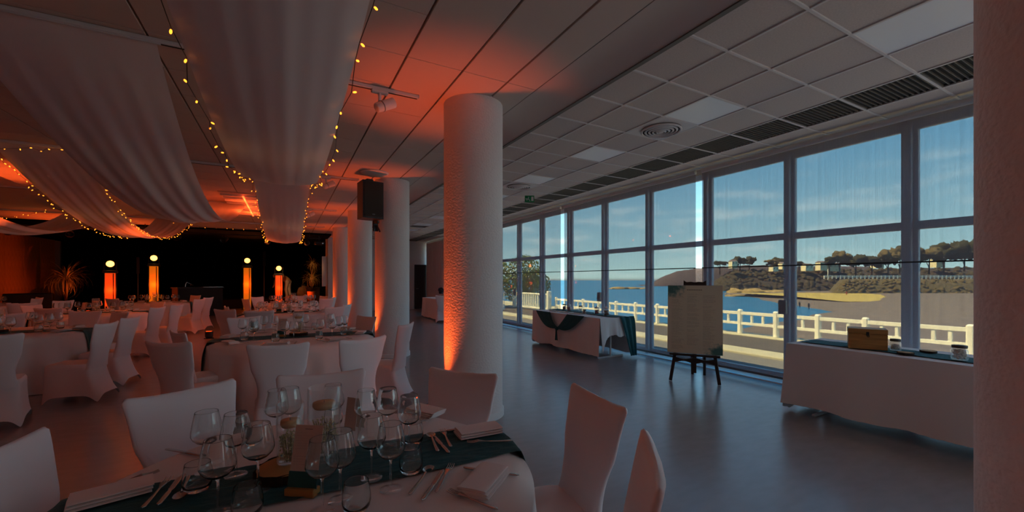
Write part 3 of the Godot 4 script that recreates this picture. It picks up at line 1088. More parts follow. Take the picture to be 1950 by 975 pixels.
func build_outdoors() -> void:
	var g := -0.35
	put_struct("pavement", M.pavement, span_box(6.5, 9.7, g - 0.4, g, -30, 40))
	put_struct("kerb_strip", M.kerb, span_box(9.7, 10.4, g - 0.4, g + 0.06, -30, 40, 0.02))
	put_struct("road", M.road, span_box(10.4, 13.0, g - 0.4, g - 0.02, -30, 40))
	put_struct("quay_edge", M.kerb, span_box(13.0, 13.75, -7.2, g + 0.02, -30, 40, 0.02))
	# sea: one wide sheet
	var sea := struct("sea", sheet(8, 8, func(u: float, v: float) -> Vector3: return Vector3(lerpf(-900, 2600, u), -6.5, -lerpf(-400, 3000, v)), true), M.sea)
	sea.set_meta("label", "blue sea reaching to the horizon")
	# beach sloping up from the water towards the right
	var ld := [10.0, 40.0, 66.0, 100.0, 146.0, 175.0, 215.0, 260.0]
	var lx := [22.0, 27.0, 36.0, 78.0, 92.0, 104.0, 112.0, 120.0]
	var nz := FastNoiseLite.new()
	nz.seed = 15
	nz.frequency = 0.03
	var beach := struct("beach", sheet(70, 60, func(u: float, v: float) -> Vector3:
		var d := lerpf(6.0, 230.0, v * v)
		var x := lerpf(8.0, 60.0 + d * 1.7, u)
		var i := 0
		while i < 6 and d > ld[i + 1]: i += 1
		var shore := lerpf(lx[i], lx[i + 1], clampf((d - ld[i]) / (ld[i + 1] - ld[i]), 0, 1))
		var y := -6.5 + clampf((x - shore) * 0.028, -1.4, 1.6) + nz.get_noise_2d(x, d) * 0.12
		return Basis(Vector3.UP, VIEW) * Vector3(x, y, -d), true, Vector2(12, 12)), M.sand)
	beach.set_meta("label", "wet grey sand beach below the promenade")
	var bright := struct("upper_beach", sheet(40, 8, func(u: float, v: float) -> Vector3:
		var x := lerpf(108.0, 250.0, u)
		var d := lerpf(132.0, 196.0, v) + 4.0 * nz.get_noise_2d(x * 2.0, 3.0)
		return Basis(Vector3.UP, VIEW) * Vector3(x, -5.75 + 0.25 * sin(v * PI) + v * 0.8 + nz.get_noise_2d(x, d) * 0.15, -d), true, Vector2(8, 2)), M.sand_bright)
	bright.set_meta("label", "dry yellow sand at the foot of the bank")
	# hills
	var p1 := []
	for a in [[150, -6.6], [164.9, -5.9], [169.8, -1.0], [175.9, 3.3], [183.9, 7.0], [193.1, 10.7], [211.5, 14.3], [236.0, 16.2], [260.5, 18.0], [291.2, 18.6], [334.1, 17.4], [420.1, 17.4]]:
		p1.append(Vector2(a[0], a[1]))
	ridge("headland", "dark rocky headland reaching into the sea behind the easel", p1, 480.0, 30.0, 80.0, -6.6, M.cliff, 1.6, 3)
	var p2 := []
	for a in [[158, -6.4], [166.5, 0.2], [172.8, 4.8], [179.1, 8.4], [191.8, 9.5], [221.3, 9.5], [246.6, 9.9], [284.5, 10.3], [326.6, 11.2], [389.8, 12.0], [470.0, 12.4]]:
		p2.append(Vector2(a[0] * 0.85, a[1] * 0.86))
	var bank2 := ridge("wooded_bank", "long dark overgrown bank under the houses and pines across the bay", p2, 281.0, 26.0, 60.0, -6.4, M.bank_dark, 1.5, 8)
	var p3 := []
	for a in [[146.3, -6.4], [148.3, -6.0], [149.7, -4.4], [151.7, -1.9], [154.1, 0.7], [161.4, 1.2], [180.0, 1.2], [212.1, 1.2], [260.6, 1.2]]:
		p3.append(Vector2(a[0], a[1]))
	var bank3 := ridge("scrub_bank", "nearer bank of sunlit olive scrub below the white clifftop railing", p3, 190.0, 9.0, 40.0, -6.2, M.scrub, 1.1, 13)
	bushes(bank2, p2_end(p2), 281.0, 24.0, -6.4, 900, 1.9, M.bank_bush, 5)
	bushes(bank3, p3, 190.0, 8.5, -6.2, 700, 0.9, M.scrub, 6)
	# white railing on the bank
	var wr := vroot("clifftop_railing", "long white railing along the top of the scrub bank", "railing", Vector3(153, 1.9, -201.5))
	for i in 2:
		part("rail", box(Vector3(100, 0.3, 0.2), 0.0), M.railing_white, wr, Vector3(50, 0.75 + i * 0.55, 0))
	var pp := []
	for i in 50:
		pp.append(Transform3D(Basis(), Vector3(i * 2.0, 0.6, 0)))
	many(wr, "post", box(Vector3(0.32, 1.7, 0.3), 0.0), M.railing_white, pp)
	var lp := vroot("flagpole", "thin pale pole standing at the left end of the clifftop railing", "pole", Vector3(156.0, 1.2, -203.0))
	part("shaft", turned(cyl_prof(0.14, 0, 5.0), 8), M.railing_white, lp)
	part("ball", turned([Vector2(0, 4.95), Vector2(0.2, 5.1), Vector2(0.2, 5.2), Vector2(0, 5.35)], 8), M.railing_white, lp)
	# rocks at the water line
	var rl := ["low rocky reef lying in the sea left of the headland", "flat yellow rock shelf at the water behind the easel", "farther flat rock shelf below the pines", "brown rocks at the right end of the rock shelf"]
	var rs := [[101, 345, 17, 1.6, 10], [117, 196, 14, 1.0, 7], [143, 238, 17, 2.2, 12], [146, 200, 14, 1.3, 5]]
	for i in 4:
		var a: Array = rs[i]
		var o := vroot("rock_reef", rl[i], "rocks", Vector3(a[0], -6.5, -a[1]))
		for k in 7:
			var st := begin()
			var q := (k - 3) / 3.0
			blob(st, Vector3(q * a[2] * 0.8, 0.0, rng.randf_range(-0.4, 0.4) * a[4]), Vector3(a[2] * rng.randf_range(0.22, 0.4), a[3] * rng.randf_range(0.6, 1.1), a[4] * rng.randf_range(0.4, 0.7)), 60 + i * 10 + k, 16, 8, 0.6)
			part("rock", done(st), M.rock, o)
	# pines
	var crowns := [[154, 11.2, 10.1, 3.9, 305], [164, 10.8, 7.0, 3.9, 305], [169, 11.6, 13.2, 7.0, 305], [176, 12.0, 10.1, 6.2, 305], [193, 11.0, 10.9, 5.1, 305], [199, 11.4, 10.1, 6.6, 305], [213, 11.2, 7.8, 3.9, 305], [219, 10.4, 5.5, 3.1, 305], [229, 10.4, 6.2, 3.9, 305], [216, 10.8, 7.2, 6.4, 280], [223, 11.5, 12.2, 9.3, 280], [234, 9.3, 16.4, 10.0, 280], [245, 9.0, 12.9, 9.3, 280], [256, 10.1, 16.4, 12.2, 280], [264, 11.1, 14.3, 12.9, 280], [274, 10.1, 12.9, 12.2, 280], [284, 11.1, 15.7, 12.2, 280], [294, 12.9, 17.9, 13.6, 280], [308, 12.9, 15.7, 15.0, 280], [319, 13.3, 14.3, 14.3, 280]]
	var tl := ["low flat pine at the left end of the skyline, above the easel", "small pine beside the leftmost cream house on the skyline", "broad umbrella pine of the leftmost skyline cluster", "umbrella pine at the right side of the leftmost skyline cluster", "left half of the second pine cluster, just left of the mullion", "right half of the second pine cluster, touching the mullion", "small low pine just right of the lock box mullion", "tiny low pine between two pale houses on the skyline", "small pine above the wide cream house", "narrow pine at the left end of the dense pine row", "tall rounded pine near the left end of the dense row", "widest brown-green pine in the left half of the dense row", "squat pine by the pale house in the dense row", "large spreading pine right of the pale house", "tall pine touching the wide mullion from the left", "dark pine hidden partly behind the wide mullion", "broad pine directly right of the wide mullion", "highest wide pine on the right of the skyline", "big dark pine cut by the near column", "pine mostly hidden behind the near column"]
	for i in crowns.size():
		var a: Array = crowns[i]
		var o := vroot("pine_tree", tl[i], "tree", Vector3(a[0], a[1] - 4.0, -a[4]), "pines across the bay")
		var st := begin()
		var w: float = a[2] * 0.5
		var h: float = a[3] * 0.5
		var cy := 4.0 + h
		for k in 20:
			var q := rng.randf_range(-1, 1)
			blob(st, Vector3(q * w * 0.8, cy + rng.randf_range(-0.5, 0.45) * h + 0.2 * h * (1.0 - q * q), rng.randf_range(-0.5, 0.5) * w), Vector3(w * rng.randf_range(0.2, 0.36), h * rng.randf_range(0.25, 0.5), w * 0.34), 90 + i * 23 + k, 10, 7, 0.9)
		part("crown", done(st), M.pine if i % 3 != 1 else M.pine_brown, o)
		st = begin()
		rod(st, Vector3(0, -2.0, 0), Vector3(0.3, cy, 0), 0.45, 8, 0.25)
		rod(st, Vector3(0.15, 2.0, 0), Vector3(-w * 0.5, cy, 0.3), 0.25, 6, 0.15)
		part("trunk", done(st), M.trunk, o)
	# houses
	var hs := [[158, 10.9, 3.8, 3.4, 300], [194, 10.1, 4.6, 2.7, 300], [211, 8.9, 5.4, 2.7, 300], [221, 9.3, 4.6, 4.2, 300], [229, 8.7, 8.4, 3.8, 300], [261, 11.0, 5.4, 3.8, 300], [304, 11.4, 6.1, 4.6, 300], [309, 7.6, 23.0, 2.3, 262], [187, 8.6, 3.8, 1.9, 300]]
	var hl := ["small cream house beside the leftmost pine on the skyline", "pale house with a grey roof just right of the easel pines", "low white house left of the tall mullion across the bay", "narrow white gabled house right of the tall mullion", "wide cream house with flat roof across the bay", "pale house half hidden in the dense pine row", "cream house under the highest pine on the right", "long low white building at the right edge above the railing", "tiny white house low on the bank"]
	for i in hs.size():
		var a: Array = hs[i]
		var o := vroot("house", hl[i], "house", Vector3(a[0], a[1] - 1.5, -a[4] + 6.0), "houses across the bay")
		var w: float = a[2]
		var h: float = a[3] + 1.5
		part("wall", box(Vector3(w, h, 5.0), 0.0), M.house_wall, o, Vector3(0, h / 2, 0))
		var st := begin()
		face(st, [Vector3(-w / 2 - 0.2, h, 2.7), Vector3(w / 2 + 0.2, h, 2.7), Vector3(w / 2, h + 1.1, 0), Vector3(-w / 2, h + 1.1, 0)], Vector3(0, h, 0))
		face(st, [Vector3(-w / 2 - 0.2, h, -2.7), Vector3(w / 2 + 0.2, h, -2.7), Vector3(w / 2, h + 1.1, 0), Vector3(-w / 2, h + 1.1, 0)], Vector3(0, h, 0))
		face(st, [Vector3(-w / 2 - 0.2, h, 2.7), Vector3(-w / 2 - 0.2, h, -2.7), Vector3(-w / 2, h + 1.1, 0)], Vector3(0, h, 0))
		face(st, [Vector3(w / 2 + 0.2, h, 2.7), Vector3(w / 2 + 0.2, h, -2.7), Vector3(w / 2, h + 1.1, 0)], Vector3(0, h, 0))
		part("roof", done(st), M.house_roof, o)
		var cnt := maxi(2, int(w / 2.2))
		for k in cnt:
			part("window", box(Vector3(0.7, 0.9, 0.1), 0.0), M.house_window, o, Vector3(lerpf(-w / 2, w / 2, (k + 0.5) / cnt), h - 1.2, 2.52))
	# white parapet railing of the promenade: posts, two rails, short balusters
	var f := thing("promenade_railing", "white concrete promenade railing with square posts outside the windows", "railing", Vector3(13.3, g, 0))
	var ps := [-1.6, -0.45, 0.72, 1.9, 3.11, 3.83 + 0.2, 5.0, 6.1, 7.25, 8.4, 9.6, 10.75, 11.9, 13.1, 14.3, 15.5, 16.7, 17.9, 19.1]
	var posts := []
	var tops := []
	var lows := []
	var bal := []
	for i in ps.size():
		posts.append(Transform3D(Basis(), Vector3(0, 0.41, -ps[i])))
		if i + 1 < ps.size():
			var mid: float = (ps[i] + ps[i + 1]) / 2
			var ln: float = ps[i + 1] - ps[i] - 0.1
			tops.append(Transform3D(Basis().scaled(Vector3(1, 1, ln)), Vector3(0, 0.7, -mid)))
			lows.append(Transform3D(Basis().scaled(Vector3(1, 1, ln)), Vector3(0, 0.36, -mid)))
			for q in [-0.17, 0.17]:
				bal.append(Transform3D(Basis(), Vector3(0, 0.53, -(mid + q * ln * 1.0))))
	var st4 := begin()
	bx(st4, Vector3.ZERO, Vector3(0.14, 0.82, 0.14), 0.03)
	many(f, "post", done(st4), M.railing_white, posts)
	many(f, "top_rail", box(Vector3(0.1, 0.09, 1.0), 0.0), M.railing_white, tops)
	many(f, "low_rail", box(Vector3(0.09, 0.08, 1.0), 0.0), M.railing_white, lows)
	many(f, "baluster", box(Vector3(0.07, 0.28, 0.07), 0.01), M.railing_white, bal)
	# far left: close-set balustrade, steps with a handrail, trees
	var b2 := thing("stair_balustrade", "close-set white balustrade before the shrubs outside the far left windows", "railing", Vector3(13.0, g, -19.4))
	part("top_rail", box(Vector3(0.14, 0.1, 4.0), 0.02), M.railing_white, b2, Vector3(0, 0.95, -2.0))
	part("base_rail", box(Vector3(0.14, 0.1, 4.0), 0.02), M.railing_white, b2, Vector3(0, 0.12, -2.0))
	var bp := []
	for i in 16:
		bp.append(Transform3D(Basis(), Vector3(0, 0.53, -0.12 - i * 0.25)))
	many(b2, "baluster", box(Vector3(0.1, 0.74, 0.1), 0.015), M.railing_white, bp)
	part("post", box(Vector3(0.22, 1.15, 0.22), 0.03), M.railing_white, b2, Vector3(0, 0.57, 0))
	part("post", box(Vector3(0.22, 1.15, 0.22), 0.03), M.railing_white, b2, Vector3(0, 0.57, -4.0))
	var stp := thing("outside_stairs", "pale outside stairs with sloping white wall and handrail beyond the leftmost window", "stairs", Vector3(9.6, g, -21.6))
	for i in 10:
		part("step", box(Vector3(0.34, 0.17 * (i + 1), 2.0), 0.01), M.kerb, stp, Vector3(1.4 - i * 0.3, 0.085 * (i + 1), -1.2))
	var sw := begin()
	face(sw, [Vector3(1.8, 0, 0), Vector3(1.8, 0.3, 0), Vector3(-2.0, 2.3, 0), Vector3(-2.0, 0, 0)], Vector3(0, 1, -1))
	face(sw, [Vector3(1.8, 0, -0.18), Vector3(1.8, 0.3, -0.18), Vector3(-2.0, 2.3, -0.18), Vector3(-2.0, 0, -0.18)], Vector3(0, 1, 1))
	face(sw, [Vector3(1.8, 0.3, 0), Vector3(1.8, 0.3, -0.18), Vector3(-2.0, 2.3, -0.18), Vector3(-2.0, 2.3, 0)], Vector3(0, 0, 0))
	part("side_wall", done(sw), M.railing_white, stp, Vector3(0, 0, -0.1))
	var hr := begin()
	tube(hr, [Vector3(1.9, 1.0, -0.2), Vector3(-2.0, 3.1, -0.2)], 0.035, 8)
	part("handrail", done(hr), M.white_metal, stp)
	hr = begin()
	for i in 5:
		rod(hr, Vector3(1.8 - i * 0.9, 0.3 + i * 0.46, -0.2), Vector3(1.8 - i * 0.9, 1.02 + i * 0.5, -0.2), 0.02, 6)
	part("handrail_post", done(hr), M.white_metal, stp)
	var tr := thing("shrub_tree", "yellow-green bushy tree above the outside stairs at the far left window", "tree", Vector3(11.6, g, -25.2))
	leaf_crown(tr, [[Vector3(-0.6, 3.2, 0), Vector3(1.5, 1.3, 1.3)], [Vector3(0.5, 2.2, 0.3), Vector3(1.2, 1.2, 1.2)], [Vector3(-0.2, 1.4, 0.6), Vector3(1.1, 1.0, 1.0)]], 5200, 0.16, M.leaf_yellow, 71)
	var tk := begin()
	rod(tk, Vector3.ZERO, Vector3(-0.2, 2.6, 0), 0.16, 8, 0.08)
	part("trunk", done(tk), M.trunk, tr)
	tr = thing("shrub_tree", "olive-green shrub tree behind the close-set balustrade in the second window", "tree", Vector3(14.9, g, -25.4))
	leaf_crown(tr, [[Vector3(0, 2.4, 0), Vector3(1.3, 1.2, 1.2)], [Vector3(0.6, 1.4, 0.3), Vector3(1.3, 1.1, 1.2)], [Vector3(-0.6, 1.2, 0), Vector3(1.2, 1.0, 1.1)]], 4200, 0.15, M.leaf_green, 72)
	tk = begin()
	rod(tk, Vector3.ZERO, Vector3(0.1, 2.2, 0), 0.14, 8, 0.07)
	part("trunk", done(tk), M.trunk, tr)
	put_struct("terrace", M.kerb, span_box(6.6, 16.5, g - 6.5, g - 0.03, 20.6, 34.0))
	# people far off on the beach
	var body := begin()
	flesh(body, [[Vector3(-0.1, 0.06, 0.03), Vector3(-0.09, 0.48, 0), 0.05, 0.06], [Vector3(-0.09, 0.48, 0), Vector3(-0.08, 0.92, 0), 0.06, 0.085], [Vector3(0.1, 0.06, 0.03), Vector3(0.09, 0.48, 0.03), 0.05, 0.06], [Vector3(0.09, 0.48, 0.03), Vector3(0.08, 0.92, 0), 0.06, 0.085], [Vector3(0, 0.95, 0), Vector3(0, 1.38, 0), 0.13, 0.14], [Vector3(-0.16, 1.4, 0), Vector3(0.16, 1.4, 0), 0.06, 0.06], [Vector3(-0.2, 1.38, 0), Vector3(-0.24, 1.1, 0), 0.05, 0.042], [Vector3(-0.24, 1.1, 0), Vector3(-0.22, 0.82, 0.06), 0.042, 0.035], [Vector3(0.2, 1.38, 0), Vector3(0.24, 1.1, 0), 0.05, 0.042], [Vector3(0.24, 1.1, 0), Vector3(0.22, 0.82, 0.06), 0.042, 0.035], [Vector3(0, 1.42, 0), Vector3(0, 1.56, 0), 0.055, 0.055], [Vector3(0, 1.6, 0.01), Vector3(0, 1.66, 0), 0.085, 0.09]], 0.035, 0.05)
	var bm := done(body)
	var pl := ["tiny person in dark clothes standing at the water's edge, left of the pair", "tiny person in dark clothes standing at the water's edge, right of the pair", "tiny person in red standing before the scrub bank"]
	var pw := [[80.3, -6.46, 114.8], [78.4, -6.46, 108.6], [137.5, -5.3, 169.0]]
	for i in 3:
		var a: Array = pw[i]
		var o := vroot("person", pl[i], "person", Vector3(a[0], a[1], -a[2]))
		part("body", bm, M.dark_cloth if i < 2 else M.red_cloth, o)

# ------------------------------------------------------------------ stage end
func yucca(parent: Node3D, at: Vector3, r: float, n: int, sd: int) -> void:
	var q := RandomNumberGenerator.new()
	q.seed = sd
	var leafs := []
	for k in 3:
		var bend: float = [0.25, 0.6, 1.0][k]
		leafs.append(sheet(2, 8, func(u: float, v: float) -> Vector3:
			var w := 0.014 * (1.0 - pow(v, 2.2)) * (0.6 + 1.2 * minf(v * 4.0, 0.5))
			var ang := bend * v * 1.6
			return Vector3((u - 0.5) * 2.0 * w, sin(PI / 2 - ang) * v, sin(ang) * v * 0.9 + absf(u - 0.5) * 0.01), false))
	var pl := [[], [], []]
	for i in n:
		var k := i % 3
		var b := Basis(Vector3.UP, q.randf() * TAU) * Basis(Vector3.RIGHT, q.randf_range(0.05, 1.7))
		pl[k].append(Transform3D(b.scaled(Vector3.ONE * r * q.randf_range(0.75, 1.15)), at + Vector3(0, q.randf_range(-0.1, 0.1), 0)))
	for k in 3:
		var i := 0
		for t in pl[k]:
			var o := MeshInstance3D.new()
			o.name = "leaf"
			o.mesh = leafs[k]
			o.material_override = M.leaf_yucca
			o.transform = t
			parent.add_child(o, true)
			i += 1

func totem(x: float, s: float, h: float, m: Material, where: String) -> void:
	var turn := atan2(-x, s) * 1.0
	var o := thing("light_totem", "%s orange-glowing truss totem on the floor before the stage" % where, "light column", Vector3(x, 0, -s), turn)
	for a in [-1, 1]:
		for b in [-1, 1]:
			part("corner_post", turned(cyl_prof(0.02, 0.02, h - 0.02), 10), M.black_metal, o, Vector3(a * 0.17, 0, b * 0.17))
	part("base_plate", box(Vector3(0.5, 0.02, 0.5), 0.004), M.black_metal, o, Vector3(0, 0.01, 0))
	part("top_plate", box(Vector3(0.44, 0.02, 0.44), 0.004), M.black_metal, o, Vector3(0, h - 0.01, 0))
	part("lit_screen_light", box(Vector3(0.3, h - 0.06, 0.3), 0.01), m, o, Vector3(0, h / 2, 0))
	part("screen_seam", box(Vector3(0.03, h - 0.08, 0.01), 0.0), M.black_metal, o, Vector3(0.085, h / 2, 0.156))
	var l := OmniLight3D.new()
	l.name = "totem_glow"
	o.add_child(l, true)
	l.position = Vector3(0, h * 0.6, 0.32)
	l.light_color = Color(1.0, 0.34, 0.08)
	l.light_energy = 0.25
	l.omni_range = 30.0
	l.light_size = 0.1
	l.shadow_enabled = true
	# moving head standing on it
	var mh := thing("moving_head_light", "round moving head stage light shining amber on top of the %s totem" % where.to_lower().replace("the ", ""), "stage light", Vector3(x, h, -s), turn)
	part("base", box(Vector3(0.44, 0.08, 0.3), 0.015), M.black_metal, mh, Vector3(0, 0.04, 0))
	for a in [-1, 1]:
		part("yoke_arm", box(Vector3(0.04, 0.34, 0.09), 0.012), M.black_metal, mh, Vector3(a * 0.17, 0.24, 0))
	part("head", turned([Vector2(0, -0.14), Vector2(0.09, -0.13), Vector2(0.13, -0.07), Vector2(0.145, 0.08), Vector2(0.14, 0.09), Vector2(0, 0.085)], 28), M.black_metal, mh, Vector3(0, 0.33, 0), Vector3(PI / 2, 0, 0))
	part("lens_light", turned([Vector2(0, 0.02), Vector2(0.06, 0.017), Vector2(0.118, 0.0), Vector2(0.118, -0.01), Vector2(0, -0.01)], 28), M.head_lens, mh, Vector3(0, 0.33, 0.1), Vector3(PI / 2, 0, 0))
	lamp_spot(mh, "beam", Vector3(0, 0.33, 0.14), Vector3(0, 0.05, 1), Color(1.0, 0.5, 0.24), 2.5, 35.0, 0.1)

func build_stage() -> void:
	put_struct("stage", M.black_paint, span_box(-9.5, 1.62, 0.0, 0.45, 24.9, 28.0, 0.01))
	put_struct("trim_4", M.wall_white, span_box(1.55, 1.72, 0.0, 3.3, 20.4, 20.56, 0.004))
	var cu := thing("stage_curtain", "black pleated curtain closing the back of the stage", "curtain", Vector3(-4, 0.45, -27.7))
	part("fabric", sheet(260, 2, func(u: float, v: float) -> Vector3: return Vector3((u - 0.5) * 10.9, v * 2.84, 0.06 * sin(u * 200.0))), M.black_velvet, cu)
	totem(-6.03, 21.54, 1.74, M.totem_orange, "Leftmost")
	totem(-5.11, 23.32, 2.07, M.totem_amber, "Second from left")
	totem(-1.69, 23.73, 2.05, M.totem_amber, "Third from left")
	totem(-0.36, 24.14, 1.7, M.totem_orange, "Rightmost")
	# dj booth
	var dj := thing("dj_booth", "dark box-shaped booth standing in front of the stage, between the totems", "booth", Vector3(-3.09, 0, -20.28), 0.5)
	part("front_panel", box(Vector3(1.5, 1.1, 0.04), 0.006), M.black_paint, dj, Vector3(0, 0.57, 0.28))
	part("top", box(Vector3(1.56, 0.04, 0.66), 0.006), M.black_metal, dj, Vector3(0, 1.14, 0))
	for a in [-1, 1]:
		part("side_panel", box(Vector3(0.04, 1.1, 0.56), 0.006), M.wood_dark, dj, Vector3(a * 0.73, 0.57, 0))
	part("edge_rail", box(Vector3(0.7, 0.02, 0.03), 0.004), M.steel, dj, Vector3(0.4, 1.165, 0.31))
	var la := thing("desk_lamp", "small bent lamp standing on the dark booth", "lamp", Vector3(-3.5, 1.16, -20.3), 0.5)
	var st := begin()
	tube(st, [Vector3(0, 0, 0), Vector3(0.02, 0.14, 0), Vector3(0.06, 0.2, 0), Vector3(0.22, 0.1, 0)], 0.012, 8)
	part("arm", done(st), M.chrome, la)
	part("foot", turned(cyl_prof(0.06, 0, 0.015), 16), M.black_metal, la)
	part("shade", turned([Vector2(0.05, 0), Vector2(0.03, 0.05), Vector2(0, 0.06)], 14), M.black_metal, la, Vector3(0.22, 0.06, 0))
	# slim column loudspeakers on poles
	for i in 2:
		var x: float = [-5.9, -1.05][i]
		var s: float = [24.4, 25.2][i]
		var o := thing("pole_speaker", ["slim column loudspeaker on a pole between the two left totems", "slim column loudspeaker on a pole between the two right totems"][i], "speaker", Vector3(x, 0 if i == 0 else 0.45, -s), 0.3)
		part("pole", turned(cyl_prof(0.018, 0, 1.75), 10), M.grey_metal, o)
		part("array", box(Vector3(0.11, 0.75, 0.13), 0.01), M.black_metal, o, Vector3(0, 2.1, 0))
		part("foot", turned(cyl_prof(0.22, 0, 0.02), 20), M.black_metal, o)
	# yuccas
	var y1 := thing("potted_yucca", "spiky yucca plant in a dark pot at the left of the stage", "plant", Vector3(-8.2, 0, -24.3))
	part("pot", turned([Vector2(0, 0), Vector2(0.2, 0), Vector2(0.28, 0.5), Vector2(0.29, 0.52), Vector2(0.26, 0.52), Vector2(0.25, 0.47), Vector2(0, 0.46)], 24), M.black_metal, y1)
	st = begin()
	rod(st, Vector3(0, 0.4, 0), Vector3(0.02, 1.5, 0), 0.06, 8, 0.045)
	part("trunk", done(st), M.bark, y1)
	yucca(y1, Vector3(0.02, 1.5, 0), 0.85, 190, 5)
	var y2 := thing("potted_yucca", "two-tiered yucca plant in a clay pot at the right of the stage", "plant", Vector3(0.98, 0, -21.0))
	part("pot", turned([Vector2(0, 0), Vector2(0.13, 0), Vector2(0.17, 0.9), Vector2(0.18, 0.92), Vector2(0.15, 0.92), Vector2(0.14, 0.86), Vector2(0, 0.86)], 24), M.pot_clay, y2)
	st = begin()
	rod(st, Vector3(0, 0.8, 0), Vector3(0.05, 2.15, 0), 0.045, 8, 0.03)
	part("trunk", done(st), M.bark, y2)
	yucca(y2, Vector3(0.02, 1.5, 0), 0.5, 90, 6)
	yucca(y2, Vector3(0.05, 2.15, 0), 0.42, 60, 7)
	# crates, white panel
	var o := thing("speaker_cabinet", "low black speaker cabinet by the wooden wall at the far left", "speaker", Vector3(-8.4, 0, -22.0), 0.3)
	part("cabinet", box(Vector3(1.2, 0.95, 0.6), 0.02), M.black_metal, o, Vector3(0, 0.475, 0))
	part("grille", box(Vector3(1.1, 0.85, 0.02), 0.004), M.grille_back, o, Vector3(0, 0.475, 0.305))
	o = thing("planter_box", "dark planter box beside the clay pot at the right of the stage", "planter", Vector3(1.1, 0, -22.2))
	part("body", box(Vector3(0.6, 1.05, 0.5), 0.01), M.wood_dark, o, Vector3(0, 0.525, 0))
	part("rim", box(Vector3(0.64, 0.05, 0.54), 0.01), M.black_metal, o, Vector3(0, 1.06, 0))
	o = thing("white_board", "tall narrow white panel mounted beside the stage, next to the far column", "panel", Vector3(1.5, 1.15, -20.3))
	part("board", box(Vector3(0.24, 1.35, 0.03), 0.006), M.white_metal, o, Vector3(0, 0.68, 0))
	part("bracket", box(Vector3(0.05, 0.1, 0.12), 0.004), M.grey_metal, o, Vector3(0.08, 1.25, -0.07))
	o = thing("projector", "small dark projector under the ceiling at the stage corner", "projector", Vector3(1.2, 3.0, -19.2), 0.2)
	part("body", box(Vector3(0.34, 0.14, 0.3), 0.02), M.black_metal, o)
	part("lens", turned(cyl_prof(0.04, 0, 0.06), 16), M.chrome, o, Vector3(0.08, 0, 0.14), Vector3(PI / 2, 0, 0))
	part("arm", box(Vector3(0.03, 0.26, 0.03), 0.004), M.black_metal, o, Vector3(0, 0.2, 0))
	# lighting bar with cans
	var bar := thing("stage_light_bar", "black lighting bar under the stage ceiling edge", "light bar", Vector3(-3.4, 3.12, -18.3))
	part("bar", turned(cyl_prof(0.025, -4.6, 4.6), 10), M.black_metal, bar, Vector3.ZERO, Vector3(0, 0, PI / 2))
	for i in 6:
		part("drop_rod", box(Vector3(0.02, 0.24, 0.02), 0.0), M.black_metal, bar, Vector3(-4.2 + i * 1.68, 0.12, 0))
	for i in 7:
		var can := thing("stage_spotlight", ["round black stage lamp, first from the left on the lighting bar", "black stage lamp, second from the left on the lighting bar", "black stage lamp, third from the left on the lighting bar", "black stage lamp in the middle of the lighting bar", "black stage lamp, third from the right on the lighting bar", "black stage lamp, second from the right on the lighting bar", "black stage lamp at the right end of the lighting bar"][i], "stage light", Vector3(-7.4 + i * 1.35, 3.1, -18.24))
		part("can", turned([Vector2(0, -0.15), Vector2(0.07, -0.15), Vector2(0.09, -0.05), Vector2(0.1, 0.12), Vector2(0.092, 0.12), Vector2(0.085, 0.0), Vector2(0, 0.0)], 20), M.black_metal, can, Vector3(0, -0.17, 0.03), Vector3(1.9 if i < 5 else -1.75, 0.5 - 0.2 * i if i < 5 else 0.0, 0))
		if i >= 5:   # two of them are on, turned to the stage
			var head := Vector3(-7.4 + i * 1.35, 2.93, -18.3)
			part("lens_light", turned([Vector2(0, 0), Vector2(0.07, 0.0), Vector2(0, 0.008)], 16), M.head_lens, can, Vector3(0, -0.17, -0.07), Vector3(-PI / 2, 0, 0))
			lamp_spot(can, "beam", Vector3(0, -0.17, -0.12), (Vector3(0.1, 1.3, -25.3) if i == 5 else Vector3(0.98, 1.7, -21.0)) - head, Color(1.0, 0.72, 0.45), 12.0 if i == 5 else 3.0, 8.0 if i == 5 else 16.0, 0.08)
		part("clamp", box(Vector3(0.04, 0.12, 0.05), 0.006), M.black_metal, can, Vector3(0, -0.05, 0))
	build_person()

